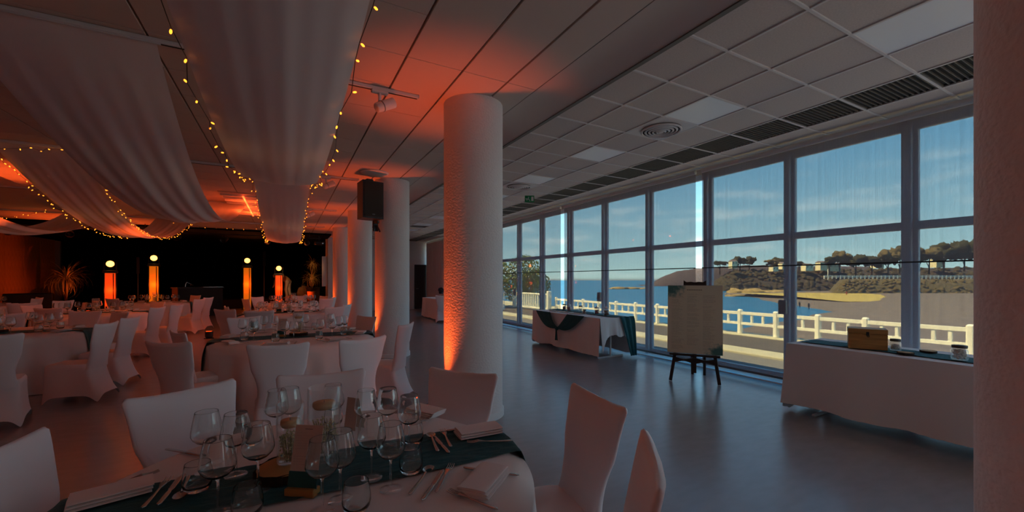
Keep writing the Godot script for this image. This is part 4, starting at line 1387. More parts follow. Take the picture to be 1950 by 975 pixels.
func build_person() -> void:
	# someone bending forward over the stage equipment, turned to the left
	var o := thing("person", "person in a tan top and pale trousers bending forward behind the rightmost totem", "person", Vector3(0.02, 0.45, -25.3), -0.5)
	var hipL := Vector3(0.04, 0.9, 0.1)
	var hipR := Vector3(0.04, 0.9, -0.1)
	var chest := Vector3(-0.36, 1.2, 0)
	var neck := Vector3(-0.5, 1.26, 0)
	var head := Vector3(-0.63, 1.24, 0)
	var shL := Vector3(-0.42, 1.22, 0.19)
	var shR := Vector3(-0.42, 1.22, -0.19)
	var elL := Vector3(-0.5, 0.95, 0.24)
	var elR := Vector3(-0.52, 0.95, -0.22)
	var wrL := Vector3(-0.62, 0.72, 0.16)
	var wrR := Vector3(-0.66, 0.73, -0.14)
	var knL := Vector3(-0.02, 0.48, 0.11)
	var knR := Vector3(0.03, 0.48, -0.11)
	var st := begin()
	flesh(st, [[hipL, knL, 0.085, 0.058], [hipR, knR, 0.085, 0.058], [knL, Vector3(0.05, 0.09, 0.11), 0.056, 0.038], [knR, Vector3(0.1, 0.09, -0.11), 0.056, 0.038], [Vector3(0.05, 0.05, 0.11), Vector3(-0.12, 0.035, 0.12), 0.04, 0.03], [Vector3(0.1, 0.05, -0.11), Vector3(-0.07, 0.035, -0.12), 0.04, 0.03], [Vector3(0.03, 0.95, 0), chest, 0.13, 0.14], [shL, shR, 0.06, 0.06], [chest, neck, 0.1, 0.05], [neck, head, 0.052, 0.052], [shL, elL, 0.05, 0.042], [elL, wrL, 0.042, 0.028], [shR, elR, 0.05, 0.042], [elR, wrR, 0.042, 0.028]], 0.02, 0.04)
	# head with brow, nose, chin and ears
	flesh(st, [[head, head + Vector3(-0.06, -0.01, 0), 0.088, 0.08], [head + Vector3(-0.06, -0.07, 0), head + Vector3(-0.1, -0.08, 0), 0.05, 0.035], [head + Vector3(-0.07, -0.105, 0), head + Vector3(-0.09, -0.115, 0), 0.016, 0.012], [head + Vector3(-0.02, -0.03, 0.085), head + Vector3(0.0, -0.02, 0.09), 0.014, 0.016], [head + Vector3(-0.02, -0.03, -0.085), head + Vector3(0.0, -0.02, -0.09), 0.014, 0.016]], 0.01, 0.02)
	# hands: palm, four unequal fingers, thumb from the side
	for w in [[wrL, 1.0], [wrR, -1.0]]:
		var c: Vector3 = w[0]
		var sg: float = w[1]
		var hb := [[c, c + Vector3(-0.03, -0.075, 0), 0.026, 0.032]]
		for k in 4:
			var zz := (k - 1.5) * 0.019
			var ln: float = [0.034, 0.04, 0.037, 0.028][k]
			var a := c + Vector3(-0.035, -0.09, zz)
			var b := a + Vector3(-0.012, -ln, zz * 0.25)
			hb.append([a, b, 0.009, 0.0085])
			hb.append([b, b + Vector3(-0.02, -ln * 0.7, 0), 0.0085, 0.007])
		var t0 := c + Vector3(-0.02, -0.03, -sg * 0.03)
		var t1 := t0 + Vector3(-0.03, -0.035, -sg * 0.022)
		hb.append([t0, t1, 0.012, 0.01])
		hb.append([t1, t1 + Vector3(-0.015, -0.03, sg * 0.004), 0.01, 0.008])
		flesh(st, hb, 0.006, 0.006)
	var body := part("body", done(st), M.skin, o)
	st = begin()
	flesh(st, [[Vector3(0.0, 0.97, 0), chest, 0.15, 0.165], [shL, shR, 0.075, 0.075], [chest, neck, 0.115, 0.06], [shL, elL, 0.066, 0.06], [shR, elR, 0.066, 0.06], [elL, elL.lerp(wrL, 0.6), 0.056, 0.045], [elR, elR.lerp(wrR, 0.6), 0.056, 0.045]], 0.02, 0.05)
	part("top", done(st), M.shirt_tan, body)
	st = begin()
	flesh(st, [[hipL, hipR, 0.12, 0.12], [hipL, knL, 0.1, 0.075], [hipR, knR, 0.1, 0.075], [knL, Vector3(0.05, 0.13, 0.11), 0.075, 0.065], [knR, Vector3(0.1, 0.13, -0.11), 0.075, 0.065]], 0.02, 0.04)
	part("trousers", done(st), M.trousers_pale, body)
	st = begin()
	flesh(st, [[head + Vector3(0.02, 0.03, 0), head + Vector3(-0.05, 0.035, 0), 0.088, 0.072], [head + Vector3(0.05, -0.02, 0), head + Vector3(0.02, 0.02, 0), 0.06, 0.08]], 0.012, 0.03)
	part("hair", done(st), M.hair_dark, body)
	st = begin()
	for sg in [-1.0, 1.0]:
		blob(st, head + Vector3(-0.125, -0.035, sg * 0.032), Vector3(0.012, 0.012, 0.014), 5, 8, 6, 0.0)
	part("eyes", done(st), M.hair_dark, body)
	var bag := thing("cloth_bag", "slumped tan cloth bag on the stage right of the bending person", "bag", Vector3(0.8, 0.45, -25.3))
	st = begin()
	blob(st, Vector3(0, 0.3, 0), Vector3(0.3, 0.34, 0.22), 7, 20, 14, 0.35)
	part("sack", done(st), M.red_bag, bag)
	st = begin()
	tube(st, [Vector3(-0.12, 0.58, 0), Vector3(-0.08, 0.74, 0), Vector3(0.06, 0.75, 0), Vector3(0.12, 0.58, 0)], 0.014, 8)
	part("strap", done(st), M.dark_cloth, bag)

# ------------------------------------------------------------------ tables, chairs and settings
var protos := {}

func place(kind: String, at: Vector3, rot: Vector3, label: String, category: String, group := "") -> Node3D:
	var r: Node3D = protos[kind].duplicate()
	r.name = numbered(kind)
	add_child(r, true)
	r.position = at
	r.rotation = rot
	tag(r, label, category, group)
	return r

func loft(st: SurfaceTool, n: int, seg: int, f: Callable) -> void:
	# f(t) -> [centre, half width, half height]; sections lie across z
	grid(st, seg, n, func(u: float, v: float) -> Vector3:
		var s: Array = f.call(v)
		var a := fmod(u, 1.0) * TAU
		return s[0] + Vector3(cos(a) * s[1], sin(a) * s[2], 0))

func proto_root(called: String) -> Node3D:
	var o := Node3D.new()
	o.name = called
	protos[called] = o
	return o

func proto_mesh(called: String, mesh: Mesh, m: Material) -> void:
	var o := MeshInstance3D.new()
	o.name = called
	o.mesh = mesh
	o.material_override = m
	protos[called] = o

func make_protos() -> void:
	# chair in a stretch cover: front is +z
	var ch := proto_root("covered_chair")
	var pt := func(u: float, hx: float, zf: float, zb: float, rnd: float) -> Vector3:
		var a := u * TAU
		var c := cos(a)
		var s := sin(a)
		var e := rnd
		var x := signf(c) * pow(absf(c), e)
		var z := signf(s) * pow(absf(s), e)
		return Vector3(x * hx, 0, lerpf(zb, zf, z * 0.5 + 0.5))
	var skirt := func(u: float, v: float) -> Vector3:
		var pinch := 1.0 - pow(1.0 - v, 1.6)
		var hx := lerpf(0.235, 0.2, pinch)
		var zf := lerpf(0.25, 0.235, pinch)
		var zb := lerpf(-0.33, -0.2, pinch)
		var a := fmod(u, 1.0) * TAU
		var side := pow(absf(cos(2.0 * a)), 1.5)   # 0 at the four feet, 1 in the middle of each side
		var p: Vector3 = pt.call(fmod(u, 1.0), hx, zf, zb, 0.34)
		var mid := Vector3(0, 0, (zf + zb) / 2)
		p = p.lerp(mid, 0.1 * side * sin(v * PI * 0.9 + 0.25) * (1.0 - v * 0.6))
		var hem := 0.004 + 0.085 * side
		if v > 0.92:
			p = p.lerp(mid, (v - 0.92) * 0.9)
		p.y = lerpf(hem, 0.462, v) - (0.006 if v > 0.99 else 0.0)
		return p
	var st := begin()
	grid(st, 64, 14, skirt, true)
	part("skirt", done(st), M.chair_cover, ch)
	st = begin()
	grid(st, 64, 5, func(u: float, v: float) -> Vector3:
		var p: Vector3 = skirt.call(u, 1.0)
		var mid := Vector3(0, 0.474, 0.02)
		var q := p.lerp(mid, v)
		q.y = lerpf(p.y, 0.474, sin(v * PI / 2))
		return q, true)
	part("seat", done(st), M.chair_cover, ch)
	var hw := func(y: float) -> float:
		var t := clampf((y - 0.4) / 0.52, 0, 1)
		return 0.19 - 0.03 * sin(clampf(t / 0.62, 0, 1) * PI) + 0.046 * t * t
	st = begin()
	grid(st, 40, 18, func(u: float, v: float) -> Vector3:
		var a := fmod(u, 1.0) * TAU
		var y := lerpf(0.4, 0.925, minf(v / 0.94, 1.0))
		var w: float = hw.call(y)
		var th := lerpf(0.034, 0.017, (y - 0.4) / 0.52)
		var shrink := 0.0
		if v > 0.94:
			shrink = (v - 0.94) / 0.06
		var c := cos(a)
		var s := sin(a)
		var x := signf(c) * pow(absf(c), 0.35) * (w - 0.012 * shrink)
		var z := signf(s) * pow(absf(s), 0.8) * th * (1.0 - shrink)
		var top := 0.022 * pow(absf(x / w), 2.0) * clampf((y - 0.75) / 0.17, 0, 1) - 0.018 * pow(clampf((absf(x / w) - 0.9) / 0.1, 0, 1), 2.0) * clampf((y - 0.85) / 0.07, 0, 1)
		var t := (y - 0.4) / 0.52
		return Vector3(x, y + top + shrink * 0.008 - 0.012, -0.195 - 0.085 * t - 0.02 * t * t + z + 0.02 * pow(x / w, 2.0)), true)
	part("backrest", done(st), M.chair_cover, ch)
	# glasses
	var wg := proto_root("wine_glass")
	part("foot", turned([Vector2(0.0, 0.0005), Vector2(0.037, 0.001), Vector2(0.036, 0.003), Vector2(0.018, 0.006), Vector2(0.006, 0.011), Vector2(0.004, 0.016)], 24), M.vase_glass, wg)
	part("stem", turned([Vector2(0.004, 0.016), Vector2(0.0036, 0.06), Vector2(0.004, 0.096), Vector2(0.008, 0.104)], 12), M.glass_thick, wg)
	part("bowl", turned([Vector2(0.0, 0.104), Vector2(0.012, 0.105), Vector2(0.03, 0.114), Vector2(0.043, 0.127), Vector2(0.049, 0.141), Vector2(0.0485, 0.155), Vector2(0.044, 0.185), Vector2(0.039, 0.21), Vector2(0.0364, 0.2235), Vector2(0.0361, 0.2246), Vector2(0.0357, 0.225), Vector2(0.0353, 0.2246), Vector2(0.0354, 0.2235), Vector2(0.038, 0.21), Vector2(0.043, 0.185), Vector2(0.0475, 0.155), Vector2(0.048, 0.141), Vector2(0.042, 0.1278), Vector2(0.029, 0.1155), Vector2(0.0, 0.108)], 32), M.glassware, wg)
	var tb := proto_root("tumbler")
	part("body", turned([Vector2(0.0, 0.001), Vector2(0.024, 0.001), Vector2(0.033, 0.006), Vector2(0.04, 0.018), Vector2(0.043, 0.034), Vector2(0.042, 0.055), Vector2(0.038, 0.08), Vector2(0.0362, 0.0925), Vector2(0.0359, 0.0938), Vector2(0.0354, 0.0943), Vector2(0.0349, 0.0938), Vector2(0.0349, 0.0925), Vector2(0.0367, 0.08), Vector2(0.0402, 0.055), Vector2(0.041, 0.034), Vector2(0.037, 0.02), Vector2(0.028, 0.013), Vector2(0.0, 0.012)], 32), M.glassware, tb)
	# cutlery along z, tip towards -z
	st = begin()
	loft(st, 26, 10, func(t: float) -> Array:
		var z := lerpf(0.11, -0.11, t)
		var w := 0.0085 if t < 0.45 else 0.0095
		w *= minf(1.0, sqrt(minf(t, 1.0 - t) * 18.0) + 0.02)
		if t > 0.4 and t < 0.5: w *= 0.75
		return [Vector3(0.002 * sin(t * 3.0), 0.004, z), w, 0.0032 if t < 0.45 else 0.0013])
	proto_mesh("knife", done(st), M.steel)
	st = begin()
	loft(st, 20, 10, func(t: float) -> Array:
		var z := lerpf(0.1, -0.045, t)
		var w := lerpf(0.0085, 0.0038, t) * minf(1.0, sqrt(t * 20.0) + 0.03)
		return [Vector3(0, 0.004 + 0.008 * pow(t, 3.0), z), w, 0.0022])
	grid(st, 18, 10, func(u: float, v: float) -> Vector3:
		var a := u * TAU
		var r := v
		var w := 0.02 * (1.0 - 0.12 * cos(a))
		return Vector3(sin(a) * w * r, 0.003 + 0.01 * r * r, -0.07 + cos(a) * 0.03 * r))
	proto_mesh("spoon", done(st), M.steel)
	st = begin()
	loft(st, 24, 10, func(t: float) -> Array:
		var z := lerpf(0.1, -0.052, t)
		var w := lerpf(0.0085, 0.0036, minf(t * 1.25, 1.0)) * minf(1.0, sqrt(t * 20.0) + 0.03)
		if t > 0.8: w = lerpf(0.0036, 0.0125, (t - 0.8) / 0.2)
		return [Vector3(0, 0.004 + 0.008 * pow(t, 3.0), z), w, 0.002])
	for k in 4:
		var x0 := (k - 1.5) * 0.0072
		loft(st, 8, 6, func(t: float) -> Array: return [Vector3(x0, 0.012 - 0.008 * sin(t * PI * 0.7) + t * 0.006, lerpf(-0.05, -0.1, t)), 0.0022 * (1.0 - 0.5 * t), 0.0014])
	proto_mesh("fork", done(st), M.steel)
	# folded napkin: three layers with a rounded fold along one side
	var nk := proto_root("napkin")
	for k in 3:
		st = begin()
		loft(st, 1, 20, func(t: float) -> Array: return [Vector3(0.004 * k, 0.006 + k * 0.0085, lerpf(-0.1, 0.1, t) + 0.003 * (k - 1)), 0.058 - 0.002 * k, 0.0052])
		for e in [-0.1, 0.1]:
			st.set_smooth_group(-1)
			for q in 10:
				var a := q * TAU / 10
				var b := (q + 1) * TAU / 10
				var o := Vector3(0.004 * k, 0.006 + k * 0.0085, e + 0.003 * (k - 1))
				tri(st, o, o + Vector3(cos(a) * (0.058 - 0.002 * k), sin(a) * 0.0052, 0), o + Vector3(cos(b) * (0.058 - 0.002 * k), sin(b) * 0.0052, 0))
		part("fold", done(st), M.cloth, nk)
	# centrepiece: wood slice, glass cylinder with floating candle and dried flowers
	var sl := proto_root("wood_slice")
	st = begin()
	grid(st, 40, 3, func(u: float, v: float) -> Vector3:
		var r := 0.1 + 0.006 * sin(u * TAU * 3.0) + 0.003 * sin(u * TAU * 11.0)
		return Vector3(cos(u * TAU) * r, v * 0.035, sin(u * TAU) * r), true)
	part("bark", done(st), M.bark, sl)
	part("face", turned([Vector2(0, 0.033), Vector2(0.092, 0.033), Vector2(0.096, 0.031)], 40), M.wood_pale, sl)
	for tall in [0, 1]:
		var h: float = [0.215, 0.265][tall]
		var r: float = [0.046, 0.062][tall]
		var vs := proto_root(["small_vase", "tall_vase"][tall])
		part("glass", turned([Vector2(0, 0.002), Vector2(r * 0.95, 0.002), Vector2(r, 0.008), Vector2(r, h), Vector2(r - 0.0015, h + 0.001), Vector2(r - 0.003, h), Vector2(r - 0.003, 0.014), Vector2(r * 0.9, 0.01), Vector2(0, 0.01)], 40), M.vase_glass, vs)
		var wl: float = h * [0.66, 0.72][tall]
		part("water", turned([Vector2(0, wl), Vector2(r - 0.004, wl)], 32), M.pane_glass, vs)
		part("candle", turned([Vector2(0, wl - 0.012), Vector2(r * 0.6, wl - 0.012), Vector2(r * 0.72, wl), Vector2(r * 0.7, wl + 0.012), Vector2(0, wl + 0.01)], 24), M.wood_pale, vs)
		part("wick", turned(cyl_prof(0.0015, wl + 0.01, wl + 0.02, 0.0005), 6), M.ink, vs)
		var q := RandomNumberGenerator.new()
		q.seed = 40 + tall
		st = begin()
		for i in 170:
			var rr := (r - 0.009) * sqrt(q.randf())
			var a := q.randf() * TAU
			var c := Vector3(cos(a) * rr, q.randf_range(0.015, h * 0.5), sin(a) * rr)
			lathe(st, [Vector2(0, -0.0045), Vector2(0.0042, 0), Vector2(0, 0.0045)], 5, Transform3D(Basis(), c), -1)
		var fl := part("dried_flowers", done(st), M.gyp, vs)
		fl.set_meta("kind", "stuff")
		st = begin()
		for i in 26:
			var a := q.randf() * TAU
			var rr := (r - 0.012) * sqrt(q.randf())
			rod(st, Vector3(cos(a) * rr * 0.5, 0.008, sin(a) * rr * 0.5), Vector3(cos(a) * rr, h * 0.46, sin(a) * rr), 0.001, 4)
		part("stalks", done(st), M.gyp_green, vs).set_meta("kind", "stuff")
	# menu card standing in a wooden block, lower part teal
	var mc := proto_root("menu_card")
	part("block", box(Vector3(0.105, 0.026, 0.04), 0.003), M.wood_box, mc, Vector3(0, 0.013, 0.0))
	var lean := Vector3(-0.22, 0, 0)
	part("card", box(Vector3(0.1, 0.2, 0.0016), 0.0), card_material(), mc, Vector3(0, 0.12, -0.02), lean)
	part("teal_band", box(Vector3(0.104, 0.055, 0.004), 0.001), M.paper_teal, mc, Vector3(0, 0.047, -0.002), lean)

	var pc := proto_root("plain_card")
	part("leaf", box(Vector3(0.07, 0.15, 0.0016), 0.0), M.paper, pc, Vector3(0, 0.074, 0.012), Vector3(-0.16, 0, 0))
	part("leaf", box(Vector3(0.07, 0.15, 0.0016), 0.0), M.paper, pc, Vector3(0, 0.074, -0.012), Vector3(0.16, 0, 0))

var card_mat: StandardMaterial3D

func scribble(w: int, h: int, paper: Color, ink: Color, columns: int, sd: int, title: bool, line_gap: int) -> ImageTexture:
	# print too small to read in the photograph: short dark strokes in rows
	var q := RandomNumberGenerator.new()
	q.seed = sd
	var im := Image.create(w, h, false, Image.FORMAT_RGB8)
	im.fill(paper)
	var y := int(h * 0.06)
	if title:
		for k in 9:
			im.fill_rect(Rect2i(int(w * 0.36) + k * int(w * 0.032), y, int(w * 0.022), maxi(2, h / 90)), ink)
		y += int(h * 0.07)
	var cw := float(w) * 0.86 / columns
	while y < h * 0.95:
		for c in columns:
			if q.randf() < 0.16: continue
			var x := w * 0.08 + c * cw
			var end := x + cw * q.randf_range(0.4, 0.8)
			while x < end:
				var lw := q.randf_range(2.0, 7.0)
				im.fill_rect(Rect2i(int(x), y + q.randi_range(0, 1), int(lw), maxi(1, h / 260)), paper.lerp(ink, q.randf_range(0.4, 0.9)))
				x += lw + q.randf_range(1.5, 4.0)
		y += line_gap + (line_gap if q.randf() < 0.12 else 0)
	return ImageTexture.create_from_image(im)

func card_material() -> StandardMaterial3D:
	if card_mat == null:
		card_mat = mat("menu_print", Color.WHITE, 0.9)
		card_mat.albedo_texture = scribble(192, 384, c8(216, 200, 186), c8(80, 70, 66), 1, 9, true, 16)
		card_mat.uv1_scale = Vector3(10, 5, 1)
		card_mat.uv1_triplanar = true
		card_mat.uv1_offset = Vector3(0.5, 0.5, 0)
	return card_mat

func tablecloth(c: Vector3, r: float, sd: int, label: String) -> Node3D:
	var q := RandomNumberGenerator.new()
	q.seed = sd
	var ph := []
	for i in 6:
		ph.append(q.randf() * TAU)
	var o := MeshInstance3D.new()
	var st := begin()
	grid(st, 200, 16, func(u: float, v: float) -> Vector3:
		var a := fmod(u, 1.0) * TAU
		if v < 0.2:
			var rr := r * (v / 0.2) * 0.985
			return Vector3(cos(a) * rr, 0.75, sin(a) * rr)
		var w := (v - 0.2) / 0.8
		var fold := 0.5 * sin(a * 13.0 + ph[0] + 0.6 * sin(a * 3.0 + ph[1])) + 0.35 * sin(a * 21.0 + ph[2] + sin(a * 2.0 + ph[3])) + 0.25 * sin(a * 5.0 + ph[4])
		var amp := 0.075 * pow(w, 0.8)
		var rr := r + (0.02 if w > 0.03 else 0.0) + 0.015 * w + amp * fold * minf(1.0, w * 5.0)
		var y := 0.75 - 0.012 * minf(w / 0.06, 1.0) - (0.732 * maxf(0.0, w - 0.03) / 0.97)
		return Vector3(cos(a) * rr, maxf(y, 0.006), sin(a) * rr))
	o.mesh = done(st)
	o.material_override = M.cloth
	o.name = numbered("round_tablecloth")
	add_child(o, true)
	o.position = c
	tag(o, label, "tablecloth")
	return o

func runner(c: Vector3, r: float, turn: float, hang: float, label: String, sd: int) -> void:
	var n := FastNoiseLite.new()
	n.seed = sd
	n.frequency = 5.0
	var half := r + hang
	var o := MeshInstance3D.new()
	o.mesh = sheet(26, 110, func(u: float, v: float) -> Vector3:
		var z := (u - 0.5) * 0.36
		var t := (v * 2.0 - 1.0) * half
		var xe := sqrt(maxf(r * r - z * z, 0.01)) + 0.012
		var wob := 0.004 * n.get_noise_2d(t * 1.5, z * 5.0) + 0.003 * sin(z * 60.0 + t * 3.0)
		var at := absf(t)
		if at < xe:
			return Vector3(t, 0.756 + absf(wob), z * (1.0 + 0.04 * sin(t * 5.0)))
		var over := at - xe
		var out := 0.055 * (1.0 - exp(-over * 9.0)) + 0.01 * sin(z * 40.0) * minf(1.0, over * 6.0)
		return Vector3(signf(t) * (xe + out), 0.756 - over, z * (1.0 - 0.1 * minf(1.0, over * 3.0))), false, Vector2(1, 5))
	o.material_override = M.runner
	o.name = numbered("table_runner")
	add_child(o, true)
	o.position = c
	o.rotation.y = turn
	tag(o, label, "table runner")

func chair(x: float, s: float, fx: float, fs: float, label: String, group := "", from_top := true) -> void:
	var d := Vector2(fx - x, fs - s).normalized()
	if from_top:
		x += d.x * 0.28
		s += d.y * 0.28
	place("covered_chair", Vector3(x, 0, -s), Vector3(0, atan2(d.x, -d.y), 0), label, "chair", group)

func setting_table(cx: float, cs: float, r: float, where: String, phase: float, detail: int, turn: float, sd: int) -> void:
	var c := Vector3(cx, 0, -cs)
	var q := RandomNumberGenerator.new()
	q.seed = sd
	var y := 0.752
	var seats := ["right-hand", "rear right", "rear", "rear left", "left-hand", "front left", "front", "front right"]
	var view := Vector2(cx, -cs).angle()   # direction from the camera to the table
	for i in 8:
		var a := phase + i * TAU / 8
		var out := Vector3(cos(a), 0, sin(a))
		var side := Vector3(-sin(a), 0, cos(a))
		# place names as seen from the camera: right-hand, rear right, rear ...
		var rel := fposmod(-(a - view) + PI / 2 + TAU / 16, TAU)
		var seat: String = seats[int(rel / (TAU / 8)) % 8]
		var at := func(d: float, w: float, h := 0.0) -> Vector3: return c + out * d + side * w + Vector3(0, y + h, 0)
		var lift := 0.012
		var pair: Array = ["outer", "inner"]
		place("wine_glass", at.call(r - 0.34 + q.randf_range(-0.02, 0.02), -0.1, lift), Vector3.ZERO, "outer wine glass of the %s place on %s" % [seat, where], "wine glass", "wine glasses on %s" % where)
		place("wine_glass", at.call(r - 0.41 + q.randf_range(-0.02, 0.02), 0.0 + q.randf_range(-0.015, 0.015), lift), Vector3.ZERO, "inner wine glass of the %s place on %s" % [seat, where], "wine glass", "wine glasses on %s" % where)
		if detail > 0:
			place("tumbler", at.call(r - 0.33, 0.1 + q.randf_range(-0.02, 0.02), lift), Vector3.ZERO, "low water tumbler of the %s place on %s" % [seat, where], "glass", "tumblers on %s" % where)
		place("napkin", at.call(r - 0.14, 0.0, lift), Vector3(0, -a + q.randf_range(-0.1, 0.1), 0), "folded white napkin at the %s place on %s" % [seat, where], "napkin", "napkins on %s" % where)
		if detail > 1:
			place("fork", at.call(r - 0.15, 0.16, lift), Vector3(0, -a + PI / 2, 0), "steel fork at the %s place on %s" % [seat, where], "fork", "forks on %s" % where)
			place("knife", at.call(r - 0.15, -0.15, lift), Vector3(0, -a + PI / 2, 0), "steel knife at the %s place on %s" % [seat, where], "knife", "knives on %s" % where)
	place("wood_slice", c + Vector3(0.02, y + 0.012, 0.02), Vector3.ZERO, "round wood slice at the centre of %s" % where, "wood slice")
	place("tall_vase", c + Vector3(0.02, y + 0.046, 0.02), Vector3.ZERO, "tall glass cylinder vase at the centre of %s" % where, "vase")
	place("menu_card", c + Vector3(-0.17, y + 0.012, 0.06), Vector3(0, -0.5, 0), "small menu card standing on %s" % where, "menu card")

func build_tables() -> void:
	make_protos()
	var defs := [
		[0.11, 5.87, 0.9, "the second middle-row table", 2, -0.03, "second round white tablecloth in the middle row, right behind the nearest table", "teal runner across the second table of the middle row"],
		[0.02, 10.15, 0.9, "the third middle-row table", 1, 0.05, "third round white tablecloth in the middle row, farther back", "teal runner across the third table of the middle row"],
		[0.16, 14.0, 0.9, "the farthest middle-row table", 0, 0.0, "farthest round white tablecloth in the middle row, near the stage", "teal runner across the farthest table of the middle row"],
		[-3.41, 8.14, 0.9, "the nearest left table", 2, 0.0, "round white tablecloth at the left edge with a teal runner hanging down its side", "teal runner hanging over the right side of the left edge table"],
		[-3.6, 12.0, 0.9, "the second left table", 1, 0.1, "round white tablecloth behind the left edge table, below the glowing totems", "teal runner across the second table on the left"],
		[-3.58, 16.4, 0.9, "the far table by the dark booth", 0, 0.0, "small far round white tablecloth left of the dark booth", "teal runner across the far table left of the dark booth"],
		[-7.5, 16.8, 0.9, "the far table by the wooden wall", 0, 0.0, "far round white tablecloth by the wooden wall at the left", "teal runner across the far table by the wooden wall"]]
	for i in defs.size():
		var d: Array = defs[i]
		tablecloth(Vector3(d[0], 0, -d[1]), d[2], 20 + i, d[6])
		runner(Vector3(d[0], 0, -d[1]), d[2], d[5], 0.33, d[7], 30 + i)
		setting_table(d[0], d[1], d[2], d[3], 0.25 + i * 0.3, d[4], d[5], 50 + i)
	# nearest table, set piece by piece
	tablecloth(Vector3(0.11, 0, -1.66), 0.76, 3, "nearest round white tablecloth, in the foreground with all its tableware")
	runner(Vector3(0.11, 0, -1.68), 0.76, -0.02, 0.3, "teal velvet runner across the nearest table", 7)
	var y := 0.752
	var up := 0.009
	var wl := [
		[-0.258, 1.86, "wine glass at the left rear of the nearest table, leftmost of its stemmed glasses"], [-0.162, 1.786, "wine glass standing on the runner, right of the leftmost rear glass"],
		[-0.184, 1.525, "large wine glass in front at the left, before the leftmost tumbler"], [-0.085, 1.619, "wine glass left of the small flower vase on the runner"],
		[-0.04, 2.107, "tall wine glass behind the small flower vase, to its left"], [0.012, 2.12, "wine glass half hidden directly behind the small flower vase"],
		[0.309, 1.917, "wine glass right of the tall vase, behind the runner"], [0.394, 1.87, "wine glass at the rear right, between two others behind the runner"],
		[0.448, 1.71, "rightmost wine glass of the nearest table, next to the tumbler on the runner"], [0.265, 1.526, "left glass of the wine glass pair before the runner, right of the menu card"],
		[0.311, 1.43, "right glass of the wine glass pair before the runner, left of the cutlery"], [0.096, 1.398, "wine glass in front of the menu card, nearest the camera"],
		[0.152, 1.44, "wine glass just right of the menu card, showing the flowers through it"], [0.19, 2.09, "wine glass behind the tall vase, near the rear menu card"]]
	for w in wl:
		place("wine_glass", Vector3(w[0], y + (up if absf(w[1] - 1.68) < 0.2 else 0.001), -w[1]), Vector3.ZERO, w[2], "wine glass")
	var tl := [[-0.263, 1.716, "water tumbler on the runner at the left, beside the cutlery bundle"], [-0.105, 1.478, "water tumbler at the bottom edge, left of the menu card block"], [-0.13, 2.1, "small water tumbler at the rear left behind the flower vase"], [0.399, 1.5, "water tumbler at the front edge of the runner, left of the cutlery set"], [0.189, 1.347, "foreground water tumbler nearest the camera, right of the menu card"], [0.479, 1.76, "water tumbler on the runner, under the rightmost wine glass"], [0.2, 2.19, "water tumbler at the rear, right of the tall vase"]]
	for w in tl:
		place("tumbler", Vector3(w[0], y + (up if absf(w[1] - 1.68) < 0.2 else 0.001), -w[1]), Vector3.ZERO, w[2], "glass")
	var cut := [
		["spoon", 0.572, 1.836, 0.539, 1.6, "spoon of the upper right setting, lying on the runner"], ["knife", 0.577, 1.8, 0.576, 1.58, "knife between spoon and fork of the upper right setting"], ["fork", 0.635, 1.84, 0.604, 1.63, "fork of the upper right setting, nearest the napkin on the runner"],
		["spoon", 0.483, 1.518, 0.353, 1.356, "spoon of the front right setting, left of its knife"], ["knife", 0.514, 1.477, 0.383, 1.305, "knife of the front right setting, between spoon and fork"], ["fork", 0.557, 1.498, 0.434, 1.325, "fork of the front right setting, right of the knife"],
		["knife", 0.744, 1.3, 0.586, 1.458, "knife lying above the front right napkin"], ["fork", 0.466, 1.333, 0.585, 1.121, "fork lying below the front right napkin, near the table edge"],
		["knife", 0.868, 1.821, 0.65, 1.822, "knife at the far side of the napkin on the runner's right end"], ["fork", 0.676, 1.644, 0.869, 1.573, "fork at the near side of the napkin on the runner's right end"],
		["fork", 0.601, 2.017, 0.732, 2.122, "fork beside the rear right napkin"], ["knife", -0.451, 2.22, -0.296, 2.056, "knife at the rear left of the nearest table, below the chair back"],
		["fork", -0.409, 1.963, -0.605, 1.884, "fork lying behind the left napkin"], ["fork", -0.363, 1.85, -0.39, 1.66, "leftmost piece of the cutlery bundle on the runner"], ["knife", -0.333, 1.862, -0.352, 1.66, "knife of the cutlery bundle on the runner's left half"], ["spoon", -0.3, 1.65, -0.31, 1.84, "spoon of the cutlery bundle, next to the leftmost tumbler"],
		]
	for k in cut:
		var a := Vector3(k[1], 0, -k[2])
		var b := Vector3(k[3], 0, -k[4])
		var m := (a + b) / 2
		var d := (a - b).normalized()   # tip towards a
		var hh := y + (0.011 if absf(m.z + 1.68) < 0.2 else 0.001)
		place(k[0], Vector3(m.x, hh, m.z), Vector3(0, atan2(-d.x, -d.z), 0), k[5], k[0])
	place("napkin", Vector3(0.61, y + 0.001, -1.31), Vector3(0, 0.72 - PI / 2 + PI, 0), "folded white napkin at the front right of the nearest table", "napkin")
	place("napkin", Vector3(0.775, y + up, -1.735), Vector3(0, PI / 2 - 0.05, 0), "folded white napkin on the right end of the runner", "napkin")
	place("napkin", Vector3(0.648, y + 0.001, -2.16), Vector3(0, 0.5, 0), "folded white napkin at the rear right, beside the far fork", "napkin")
	place("napkin", Vector3(-0.5, y + up, -1.8), Vector3(0, PI / 2 + 0.25, 0), "folded white napkin at the left end of the runner, under the fork", "napkin")
	place("wood_slice", Vector3(0.0, y + up, -1.71), Vector3.ZERO, "round bark-edged wood slice under the small flower vase on the nearest table", "wood slice")
	place("small_vase", Vector3(0.011, y + up + 0.034, -1.735), Vector3.ZERO, "small glass cylinder vase with dried flowers on the nearest table's wood slice", "vase")
	place("tall_vase", Vector3(0.135, y + up, -1.86), Vector3.ZERO, "tall glass cylinder vase with floating candle on the nearest table", "vase")
	place("menu_card", Vector3(0.045, y + 0.001, -1.535), Vector3(0, -0.62, 0), "tall printed menu card with teal foot in a wooden block on the nearest table", "menu card")
